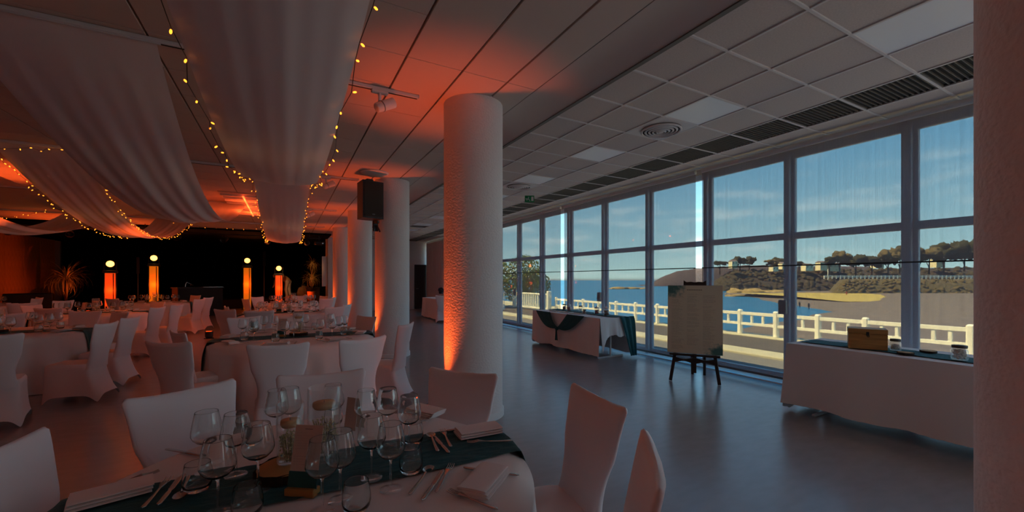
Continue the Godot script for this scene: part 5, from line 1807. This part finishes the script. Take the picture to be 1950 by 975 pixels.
	place("plain_card", Vector3(0.28, y + 0.001, -2.1), Vector3(0, -0.9, 0), "plain pale card at the rear of the nearest table, beside the tall vase", "menu card")
	# chairs of the nearest table: [top of backrest x, s, towards x, s]
	var T1 := Vector2(0.11, 1.66)
	chair(-0.44, 2.54, T1.x, T1.y, "white covered chair at the rear left of the nearest table, facing the camera")
	chair(0.18, 2.6, T1.x, T1.y, "white covered chair behind the tall vase of the nearest table")
	chair(0.9, 2.25, T1.x, T1.y, "brown-shaded covered chair of the nearest table, standing before the middle column")
	chair(1.26, 1.49, T1.x, T1.y, "tall covered chair standing right of the nearest table on the open floor")
	chair(0.97, 0.9, T1.x, T1.y, "covered chair at the bottom right, cut by the picture's lower edge")
	chair(-0.82, 1.9, T1.x, T1.y, "white covered chair in the bottom left corner, cut by the picture's edge")
	# second table of the middle row
	var T2 := Vector2(0.11, 5.87)
	chair(-0.06, 3.96, T2.x, T2.y, "covered chair with its back to the camera, right in front of the second table")
	chair(0.62, 3.98, T2.x - 0.2, T2.y, "pale pink-lit covered chair at the front right of the second table")
	chair(1.27, 5.0, T2.x, T2.y, "covered chair seen side-on right of the second table, by the loudspeaker column")
	chair(1.02, 6.3, T2.x, T2.y, "covered chair at the rear right of the second table")
	chair(-0.98, 5.35, T2.x, T2.y, "bright-edged covered chair left of the second table, farther of the two")
	chair(-0.9, 4.55, T2.x, T2.y, "covered chair at the left of the second table, nearer of the two")
	chair(-0.53, 7.0, T2.x, T2.y, "white covered chair at the rear left of the second table")
	# third
	var T3 := Vector2(0.02, 10.15)
	chair(-0.98, 8.96, T3.x, T3.y, "small covered chair seen edge-on at the left front of the third table")
	chair(-1.05, 9.9, T3.x, T3.y, "small white covered chair at the left of the third table")
	chair(-0.42, 8.3, T3.x, T3.y, "covered chair back directly in front of the third table")
	chair(0.84, 8.8, T3.x, T3.y, "bright covered chair at the front right of the third table")
	chair(1.14, 9.5, T3.x, T3.y, "covered chair with a blue-white edge at the right of the third table")
	# fourth
	var T4 := Vector2(0.16, 14.0)
	chair(-1.0, 13.45, T4.x, T4.y, "tiny covered chair at the left of the farthest middle table, nearer one")
	chair(-0.8, 14.88, T4.x, T4.y, "tiny white covered chair at the left rear of the farthest middle table")
	chair(0.37, 15.4, T4.x, T4.y, "tiny covered chair behind the farthest middle table")
	chair(1.05, 14.5, T4.x, T4.y, "tiny covered chair at the right rear of the farthest middle table")
	chair(0.99, 12.7, T4.x, T4.y, "bright tiny covered chair at the right front of the farthest middle table")
	chair(1.25, 13.55, T4.x, T4.y, "tiny covered chair nearest the far column")
	# left tables
	var L1 := Vector2(-3.41, 8.14)
	chair(-2.53, 5.9, -3.08, L1.y, "white covered chair at the left edge of the picture, back turned to the camera")
	chair(-1.97, 6.92, -3.45, 7.22, "white covered chair standing sideways at the left, nearest of the row on the aisle")
	chair(-1.96, 7.77, -3.5, 8.1, "covered chair seen edge-on just right of the nearest aisle chair")
	chair(-2.4, 9.0, L1.x, L1.y, "orange-lit covered chair at the rear right of the left edge table")
	chair(-3.0, 9.6, L1.x, L1.y, "covered chair back behind the left edge table, right of centre")
	chair(-3.9, 9.5, L1.x, L1.y, "covered chair behind the left edge table, near its glasses")
	var L2 := Vector2(-3.6, 12.0)
	chair(-2.2, 10.3, -3.4, 10.7, "white covered chair standing sideways in the middle of the aisle row")
	chair(-2.05, 11.1, -3.4, 11.5, "orange-lit covered chair directly behind the middle aisle chair")
	chair(-3.95, 11.0, L2.x, L2.y, "white covered chair left of the second left table, back turned")
	chair(-2.75, 12.9, L2.x, L2.y, "covered chair at the rear right of the second left table")
	chair(-4.7, 12.4, L2.x, L2.y, "covered chair at the left side of the second left table")
	var L4 := Vector2(-3.58, 16.4)
	chair(-2.1, 14.0, -3.4, 14.6, "white covered chair standing sideways before the dark booth, left one")
	chair(-2.05, 15.1, -3.4, 15.7, "covered chair edge-on before the dark booth, right one")
	chair(-2.7, 17.3, L4.x, L4.y, "small orange covered chair behind the far table, against the dark booth")
	chair(-4.3, 15.5, L4.x, L4.y, "small covered chair in front of the far table left of the booth")
	var L3 := Vector2(-7.5, 16.8)
	chair(-5.3, 13.6, -6.4, 16.0, "covered chair back alone at the far left, before the table by the wooden wall")
	chair(-5.0, 14.7, -6.5, 15.8, "white covered chair at the far left, turned towards the table by the wooden wall")
	chair(-6.2, 16.65, L3.x, L3.y, "orange-lit covered chair right of the table by the wooden wall")
	chair(-6.5, 17.6, L3.x, L3.y, "small covered chair behind the table by the wooden wall")

# ------------------------------------------------------------------ along the windows
func jar(at: Vector3, r: float, h: float, fill: Material, fill_h: float, lid: Material, label: String, knob: bool) -> void:
	var o := thing("glass_jar", label, "jar", at)
	part("glass", turned([Vector2(0, 0.002), Vector2(r * 0.9, 0.002), Vector2(r, 0.012), Vector2(r, h * 0.78), Vector2(r * 0.86, h * 0.88), Vector2(r * 0.82, h), Vector2(r * 0.82 - 0.003, h), Vector2(r * 0.86 - 0.003, h * 0.88), Vector2(r - 0.003, h * 0.78), Vector2(r - 0.003, 0.014), Vector2(0, 0.008)], 28), M.vase_glass, o)
	part("lid", turned([Vector2(0, h), Vector2(r * 0.88, h), Vector2(r * 0.9, h + 0.004), Vector2(r * 0.9, h + 0.018), Vector2(r * 0.85, h + 0.022), Vector2(0, h + 0.024)], 28), lid, o)
	if knob:
		part("knob", turned([Vector2(0, h + 0.022), Vector2(0.008, h + 0.026), Vector2(0.014, h + 0.04), Vector2(0.008, h + 0.052), Vector2(0, h + 0.054)], 16), lid, o)
	if fill != null:
		var q := RandomNumberGenerator.new()
		q.seed = int(at.x * 1000) + int(at.z * 777)
		var st := begin()
		for i in 130:
			var a := q.randf() * TAU
			var rr := (r - 0.015) * sqrt(q.randf())
			lathe(st, [Vector2(0, -0.009), Vector2(0.009, 0), Vector2(0, 0.009)], 6, Transform3D(Basis.from_euler(Vector3(q.randf() * 3, q.randf() * 3, 0)), Vector3(cos(a) * rr, 0.016 + q.randf() * fill_h, sin(a) * rr)), -1)
		part("sweets", done(st), fill, o).set_meta("kind", "stuff")

func long_cloth(called: String, label: String, x0: float, x1: float, s0: float, s1: float, ends: float, sd: int, front_drop: float) -> Node3D:
	# cloth over a long table: top, front fall, back fall and shorter end falls
	var q := FastNoiseLite.new()
	q.seed = sd
	q.frequency = 1.2
	var o := thing(called, label, "tablecloth", Vector3((x0 + x1) / 2, 0, -(s0 + s1) / 2))
	var hx := (x1 - x0) / 2 + 0.012
	var hs := (s1 - s0) / 2 + 0.012
	var n1 := func(a: float, b: float) -> float: return q.get_noise_2d(a, b)
	part("top", sheet(20, 20, func(u: float, v: float) -> Vector3: return Vector3((u * 2 - 1) * hx, 0.762, (v * 2 - 1) * hs)), M.cloth, o)
	for sg in [-1.0, 1.0]:
		part("front_fall" if sg < 0 else "rear_fall", sheet(60, 14, func(u: float, v: float) -> Vector3:
			var z := (u * 2 - 1) * hs * (1.0 + 0.03 * v)
			return Vector3(sg * (hx + 0.01 * v + v * (0.035 + 0.05 * n1.call(z * 1.6, sd) + 0.02 * sin(z * 9.0 + sd))), 0.762 - v * (front_drop + 0.03 * n1.call(z * 1.3, 9.0)), z)), M.cloth, o)
		var drop: float = ends if sg > 0 else 0.72
		part("end_fall", sheet(30, 14, func(u: float, v: float) -> Vector3:
			var x := (u * 2 - 1) * hx
			var d: float = drop + 0.05 * n1.call(x * 3.0, 4.0) + (0.3 * pow(absf(u - 0.5) * 2.0, 6.0) if drop < 0.6 else 0.0)
			return Vector3(x * (1.0 - 0.05 * v * v), 0.762 - v * minf(d, 0.75), sg * (hs + v * (0.03 + 0.06 * n1.call(x * 2.5, sd + 3.0) + 0.02 * sin(x * 14.0))))), M.cloth, o)
	return o

func build_window_side() -> void:
	# table with sweets; the leg frame shows at its near end
	var fr := thing("folding_table", "folding table whose white leg frame shows under the sweets tablecloth", "table", Vector3(5.36, 0, -6.92))
	part("table_top", box(Vector3(0.72, 0.03, 2.26), 0.006), M.white_metal, fr, Vector3(0, 0.742, 0))
	for e in [-1, 1]:
		for a in [-1, 1]:
			if a == 1: part("leg", box(Vector3(0.032, 0.7, 0.032), 0.006), M.white_metal, fr, Vector3(0.0, 0.375, e * 1.0))
		part("foot_bar", box(Vector3(0.62, 0.028, 0.032), 0.006), M.white_metal, fr, Vector3(0, 0.014, e * 1.0))
	long_cloth("long_tablecloth", "white cloth over the sweets table, tied with a teal scarf in front", 4.98, 5.72, 5.77, 8.06, 0.34, 3, 0.69)
	# scarf: along the top, swag in front gathered to a knot, hanging end
	var sc := thing("teal_scarf", "teal gauze scarf swagged and knotted on the front of the sweets table", "scarf", Vector3(4.94, 0.77, -7.0))
	for sg in [-1.0, 1.0]:
		var kz := 0.04
		part("swag", sheet(10, 16, func(u: float, v: float) -> Vector3:
			var z0: float = lerpf(0.86, 0.3, u) * sg
			var bow := lerpf(0.13, 0.03, u) * sin(v * PI)
			var pleat := 0.008 * sin(u * 20.0) * (1.0 - v * 0.5)
			return Vector3(-0.022 - 0.05 * v - 0.02 * sin(v * PI) + pleat, 0.004 - 0.3 * v - bow + 0.03 * (u - 0.5) * v, lerpf(z0, kz + sg * 0.02 * (1.0 - u), v))), M.runner, sc)
	var st := begin()
	blob(st, Vector3(-0.085, -0.31, 0.04), Vector3(0.03, 0.035, 0.045), 4, 12, 8, 0.3)
	part("knot", done(st), M.runner, sc)
	part("tail", sheet(6, 8, func(u: float, v: float) -> Vector3: return Vector3(-0.09 - 0.01 * sin(u * 8.0), -0.31 - v * 0.24, 0.04 + (u - 0.5) * (0.06 + 0.06 * v))), M.runner, sc)
	var r2 := thing("teal_gauze", "teal gauze running along the sweets tabletop and falling over its near end", "table runner", Vector3(5.5, 0.768, -6.9))
	part("top_strip", sheet(10, 40, func(u: float, v: float) -> Vector3: return Vector3((u - 0.5) * 0.3 + 0.06 * sin(v * 5.0), 0.004 + 0.006 * absf(sin(u * 9.0 + v * 20.0)), lerpf(-1.12, 1.16, v))), M.runner, r2)
	part("fall", sheet(12, 16, func(u: float, v: float) -> Vector3: return Vector3(0.1 + (u - 0.5) * lerpf(0.34, 0.14, v) + 0.1 * v, 0.006 - 0.73 * v + 0.0, 1.165 + 0.07 * sqrt(v) + 0.015 * sin(u * 14.0))), M.runner, r2)
	var jl := [[5.62, 7.75, 0.045, 0.11, "candy_red", "lid_dark", "sweets jar with red filling at the far end of the sweets table", false], [5.45, 7.35, 0.05, 0.13, "candy_red", "white_metal", "second sweets jar from the far end, with a pale knobbed lid", true], [5.5, 7.0, 0.045, 0.12, "", "lid_dark", "empty clear jar with a dark lid in the middle of the sweets table", false], [5.48, 6.45, 0.05, 0.12, "candy_red", "white_metal", "sweets jar with a knobbed lid, second from the near end", true], [5.42, 6.1, 0.055, 0.14, "candy_brown", "white_metal", "large knobbed sweets jar at the near end of the sweets table", true], [5.3, 6.62, 0.04, 0.07, "candy_brown", "lid_dark", "low dark-lidded jar in front of the near jars on the sweets table", false]]
	for j in jl:
		jar(Vector3(j[0], 0.766, -j[1]), j[2], j[3], M[j[4]] if j[4] != "" else null, j[3] * 0.6, M[j[5]], j[6], j[7])
	for i in 3:
		var o := thing("paper_tray", ["flat white paper tray at the far side of the sweets table", "flat white paper tray in the middle of the sweets table", "flat white paper tray near the low jar on the sweets table"][i], "tray", Vector3(5.2, 0.766, -[7.5, 7.1, 6.75][i]), 0.2 * i)
		part("base", box(Vector3(0.16, 0.008, 0.24), 0.002), M.paper, o, Vector3(0, 0.004, 0))
		part("rim", box(Vector3(0.17, 0.016, 0.01), 0.002), M.paper, o, Vector3(0, 0.012, 0.12))
		part("rim", box(Vector3(0.17, 0.016, 0.01), 0.002), M.paper, o, Vector3(0, 0.012, -0.12))
	# easel with the seating plan
	var ez := thing("easel", "dark wooden easel holding the seating board before the windows", "easel", Vector3(5.15, 0, -3.93), -0.957)
	st = begin()
	for a in [-1.0, 1.0]:
		var lg := begin()
		bx(lg, Vector3.ZERO, Vector3(0.045, 1.26, 0.03), 0.006, Transform3D(Basis(Vector3.BACK, a * 0.15) * Basis(Vector3.RIGHT, -0.1), Vector3(a * 0.225, 0.625, 0.03)))
		part("leg", done(lg), M.wood_dark, ez)
	var bl := begin()
	for a in [-0.05, 0.12]:
		bx(bl, Vector3.ZERO, Vector3(0.04, 1.45, 0.028), 0.006, Transform3D(Basis(Vector3.RIGHT, 0.3), Vector3(a, 0.69, -0.28)))
	part("rear_leg", done(bl), M.wood_dark, ez)
	var cr := begin()
	loft_bar(cr, 0.56)
	part("cross_bar", done(cr), M.wood_dark, ez, Vector3(0, 0.31, 0.07))
	part("ledge", box(Vector3(0.66, 0.03, 0.07), 0.006), M.wood_dark, ez, Vector3(0, 0.395, 0.1))
	part("mast", box(Vector3(0.05, 1.3, 0.025), 0.005), M.wood_dark, ez, Vector3(0, 0.78, 0.0), Vector3(-0.07, 0, 0))
	var tp := begin()
	slab(tp, [Vector2(-0.15, -0.03), Vector2(0.15, -0.03), Vector2(0.15, 0.07), Vector2(0.11, 0.045), Vector2(0.05, 0.05), Vector2(0, 0.042), Vector2(-0.05, 0.05), Vector2(-0.11, 0.045), Vector2(-0.15, 0.07)], -0.015, 0.015, Transform3D(Basis(Vector3.RIGHT, -PI / 2), Vector3(0, 1.385, -0.045)))
	part("top_crest", done(tp), M.wood_dark, ez)
	var bm := mat("board_print", Color.WHITE, 0.9)
	var tex := board_texture()
	bm.albedo_texture = tex
	var bd := thing("seating_board", "large pale seating plan board with columns of fine print, standing on the easel", "board", Vector3(5.15, 0.415, -3.93) + Basis(Vector3.UP, -0.957) * Vector3(0, 0, 0.1), -0.957)
	var face_st := begin()
	face_st.set_smooth_group(-1)
	var q := [Vector3(-0.36, 0, 0.004), Vector3(0.36, 0, 0.004), Vector3(0.36, 0.97, 0.004), Vector3(-0.36, 0.97, 0.004)]
	tri(face_st, q[0], q[2], q[1], Vector2(0, 1), Vector2(1, 0), Vector2(1, 1))
	tri(face_st, q[0], q[3], q[2], Vector2(0, 1), Vector2(0, 0), Vector2(1, 0))
	part("print", done(face_st), bm, bd, Vector3(0, 0, 0.001), Vector3(-0.1, 0, 0))
	part("panel", box(Vector3(0.72, 0.97, 0.008), 0.001), M.paper, bd, Vector3(0, 0.485, -0.05), Vector3(-0.1, 0, 0))
	# gift table
	long_cloth("long_tablecloth", "white cloth over the long gift table by the windows at the right", 4.9, 5.64, 0.28, 2.54, 0.7, 12, 0.66)
	var ft := thing("folding_table", "folding table hidden under the gift tablecloth, its feet just showing", "table", Vector3(5.27, 0, -1.41))
	part("table_top", box(Vector3(0.72, 0.03, 2.22), 0.006), M.white_metal, ft, Vector3(0, 0.742, 0))
	for e in [-1, 1]:
		part("leg", box(Vector3(0.032, 0.7, 0.032), 0.006), M.white_metal, ft, Vector3(0.0, 0.375, e * 0.9))
		part("foot_bar", box(Vector3(0.66, 0.028, 0.036), 0.006), M.white_metal, ft, Vector3(0, 0.014, e * 0.9))
	var gr := thing("table_runner", "teal runner lying along the gift table under the wooden box", "table runner", Vector3(5.22, 0.766, -1.4))
	part("cloth", sheet(16, 60, func(u: float, v: float) -> Vector3: return Vector3((u - 0.5) * 0.34 + 0.02 * sin(v * 7.0), 0.003 + 0.004 * absf(sin(u * 11.0 + v * 25.0)), lerpf(-1.1, 1.1, v)), false, Vector2(1, 6)), M.runner, gr)
	var wb := thing("card_box", "light wooden card box with a dark clasp on the gift table", "box", Vector3(5.16, 0.774, -1.93), -1.15)
	part("body", box(Vector3(0.3, 0.15, 0.2), 0.003), M.wood_box, wb, Vector3(0, 0.075, 0))
	part("lid", box(Vector3(0.304, 0.05, 0.204), 0.004), M.wood_box, wb, Vector3(0, 0.177, 0))
	part("clasp", box(Vector3(0.022, 0.035, 0.008), 0.002), M.black_metal, wb, Vector3(0, 0.155, 0.104))
	part("clasp_ring", turned([Vector2(0.007, -0.003), Vector2(0.011, -0.003), Vector2(0.011, 0.003), Vector2(0.007, 0.003)], 14), M.black_metal, wb, Vector3(0.004, 0.132, 0.106), Vector3(PI / 2, 0, 0))
	jar(Vector3(5.23, 0.774, -1.73), 0.045, 0.09, M.stone_white, 0.04, M.lid_dark, "small glass jar with dark lid and pale filling, next to the wooden box", false)
	jar(Vector3(5.1, 0.774, -1.26), 0.055, 0.105, M.stone_white, 0.07, M.lid_dark, "larger dark-lidded glass jar at the gift table's right end, by the column", false)
	place("wood_slice", Vector3(5.06, 0.774, -1.6), Vector3.ZERO, "wood slice at the front edge of the gift table between the two jars", "wood slice").scale = Vector3(0.6, 0.5, 0.6)
	place("wood_slice", Vector3(5.36, 0.774, -1.53), Vector3.ZERO, "wood slice at the rear of the gift table before the mullion", "wood slice").scale = Vector3(0.6, 0.5, 0.6)
	# far side table with its chair
	long_cloth("long_tablecloth", "white cloth over the far table seen between the columns, near the dark door", 4.7, 5.5, 13.9, 15.9, 0.7, 21, 0.72)
	var ds := thing("table_plant", "dark leafy plant in a yellow-green pot on the far table between the columns", "plant", Vector3(5.0, 0.768, -14.4))
	part("pot", turned([Vector2(0, 0), Vector2(0.05, 0), Vector2(0.065, 0.12), Vector2(0.06, 0.12), Vector2(0, 0.1)], 16), M.gyp_green, ds)
	st = begin()
	for k in 8:
		blob(st, Vector3(rng.randf_range(-0.12, 0.12), 0.26 + rng.randf_range(-0.05, 0.08), rng.randf_range(-0.12, 0.12)), Vector3(0.08, 0.06, 0.08), k + 3, 10, 7, 0.6)
	part("foliage", done(st), M.dark_cloth, ds)
	chair(4.6, 13.3, 5.0, 14.4, "white covered chair in front of the far table between the columns")

func loft_bar(st: SurfaceTool, w: float) -> void:
	# wavy cross bar: scalloped lower edge
	var o := []
	for i in 21:
		var t := i / 20.0
		o.append(Vector2((t - 0.5) * w, 0.03 + 0.012 * cos(t * TAU * 2.0)))
	for i in 21:
		var t := 1.0 - i / 20.0
		o.append(Vector2((t - 0.5) * w, -0.025 - 0.014 * cos(t * TAU * 2.0)))
	slab(st, o, -0.012, 0.012, Transform3D(Basis(Vector3.RIGHT, -PI / 2), Vector3.ZERO))

func board_texture() -> ImageTexture:
	var t := scribble(512, 690, c8(226, 214, 186), c8(96, 84, 72), 3, 5, true, 9)
	var im := t.get_image()
	var n := FastNoiseLite.new()
	n.seed = 2
	n.frequency = 0.02
	for y in 690:
		for x in 512:
			var a := 1.0 - Vector2(x / 170.0, y / 130.0).length() + 0.35 * n.get_noise_2d(x, y)
			var b := 1.0 - Vector2((512 - x) / 150.0, (690 - y) / 120.0).length() + 0.35 * n.get_noise_2d(x + 500, y)
			var k := clampf(maxf(a, b) * 1.6, 0.0, 0.75)
			if k > 0.0:
				im.set_pixel(x, y, im.get_pixel(x, y).lerp(c8(40, 104, 104), k))
	return ImageTexture.create_from_image(im)

# ------------------------------------------------------------------ the rest
func build_small() -> void:
	var o := thing("loudspeaker", "black loudspeaker mounted high beside the second column", "speaker", Vector3(1.3, 2.55, -7.72), 0.25)
	var st := begin()
	slab(st, [Vector2(-0.19, 0.17), Vector2(0.19, 0.17), Vector2(0.15, -0.17), Vector2(-0.15, -0.17)], 0.0, 0.66)
	part("cabinet", done(st), M.black_metal, o)
	part("grille", box(Vector3(0.34, 0.6, 0.012), 0.004), M.grille_back, o, Vector3(0, 0.33, 0.176))
	part("badge", box(Vector3(0.05, 0.016, 0.004), 0.001), M.grey_metal, o, Vector3(0, 0.07, 0.184))
	part("hanger", box(Vector3(0.12, 0.06, 0.08), 0.006), M.black_metal, o, Vector3(0, 0.69, 0))
	var br := thing("speaker_clamp", "black clamp bracket on the second column just below the loudspeaker", "bracket", Vector3(1.44, 2.46, -7.9), 0.3)
	part("plate", box(Vector3(0.1, 0.2, 0.03), 0.006), M.black_metal, br, Vector3(0, 0, 0))
	part("arm", box(Vector3(0.05, 0.05, 0.16), 0.006), M.black_metal, br, Vector3(-0.02, 0.06, 0.06))
	part("lever", turned(cyl_prof(0.016, -0.07, 0.07), 10), M.black_metal, br, Vector3(0.03, -0.05, 0.05), Vector3(0, 0, 0.5))
	uplighter(Vector3(-5.6, 0, -3.6), Vector3(0.1, 1, 0.02), 4.0, "small black uplighter on the floor left of the camera", 50.0)
	uplighter(Vector3(-2.2, 0, 3.2), Vector3(0.1, 1, 0.02), 4.0, "small black uplighter on the floor behind the camera", 50.0)
	# orange uplighters on the left side of the room, behind the tables
	uplighter(Vector3(-4.35, 0, -10.6), Vector3(0.0, 1, 0.0), 12.0, "small black uplighter on the floor behind the left edge table", 24.0)
	uplighter(Vector3(-2.36, 0, -11.75), Vector3(0.0, 1, 0.06), 9.0, "small black uplighter behind the middle aisle chairs", 24.0)
	uplighter(Vector3(-1.7, 0, -12.6), Vector3(0.05, 1, 0), 7.0, "small black uplighter on the aisle floor before the dark booth", 40.0)
	uplighter(Vector3(-7.2, 0, -23.3), Vector3(-0.75, 0.75, -0.15), 3.5, "small black uplighter on the floor beside the left yucca", 50.0)
	uplighter(Vector3(0.5, 0, -20.6), Vector3(0.28, 1, -0.1), 3.0, "small black uplighter beside the clay-potted yucca", 40.0)
	uplighter(Vector3(-5.8, 0, -18.4), Vector3(0.1, 1, 0.1), 10.0, "small black uplighter on the floor near the wooden wall", 40.0)
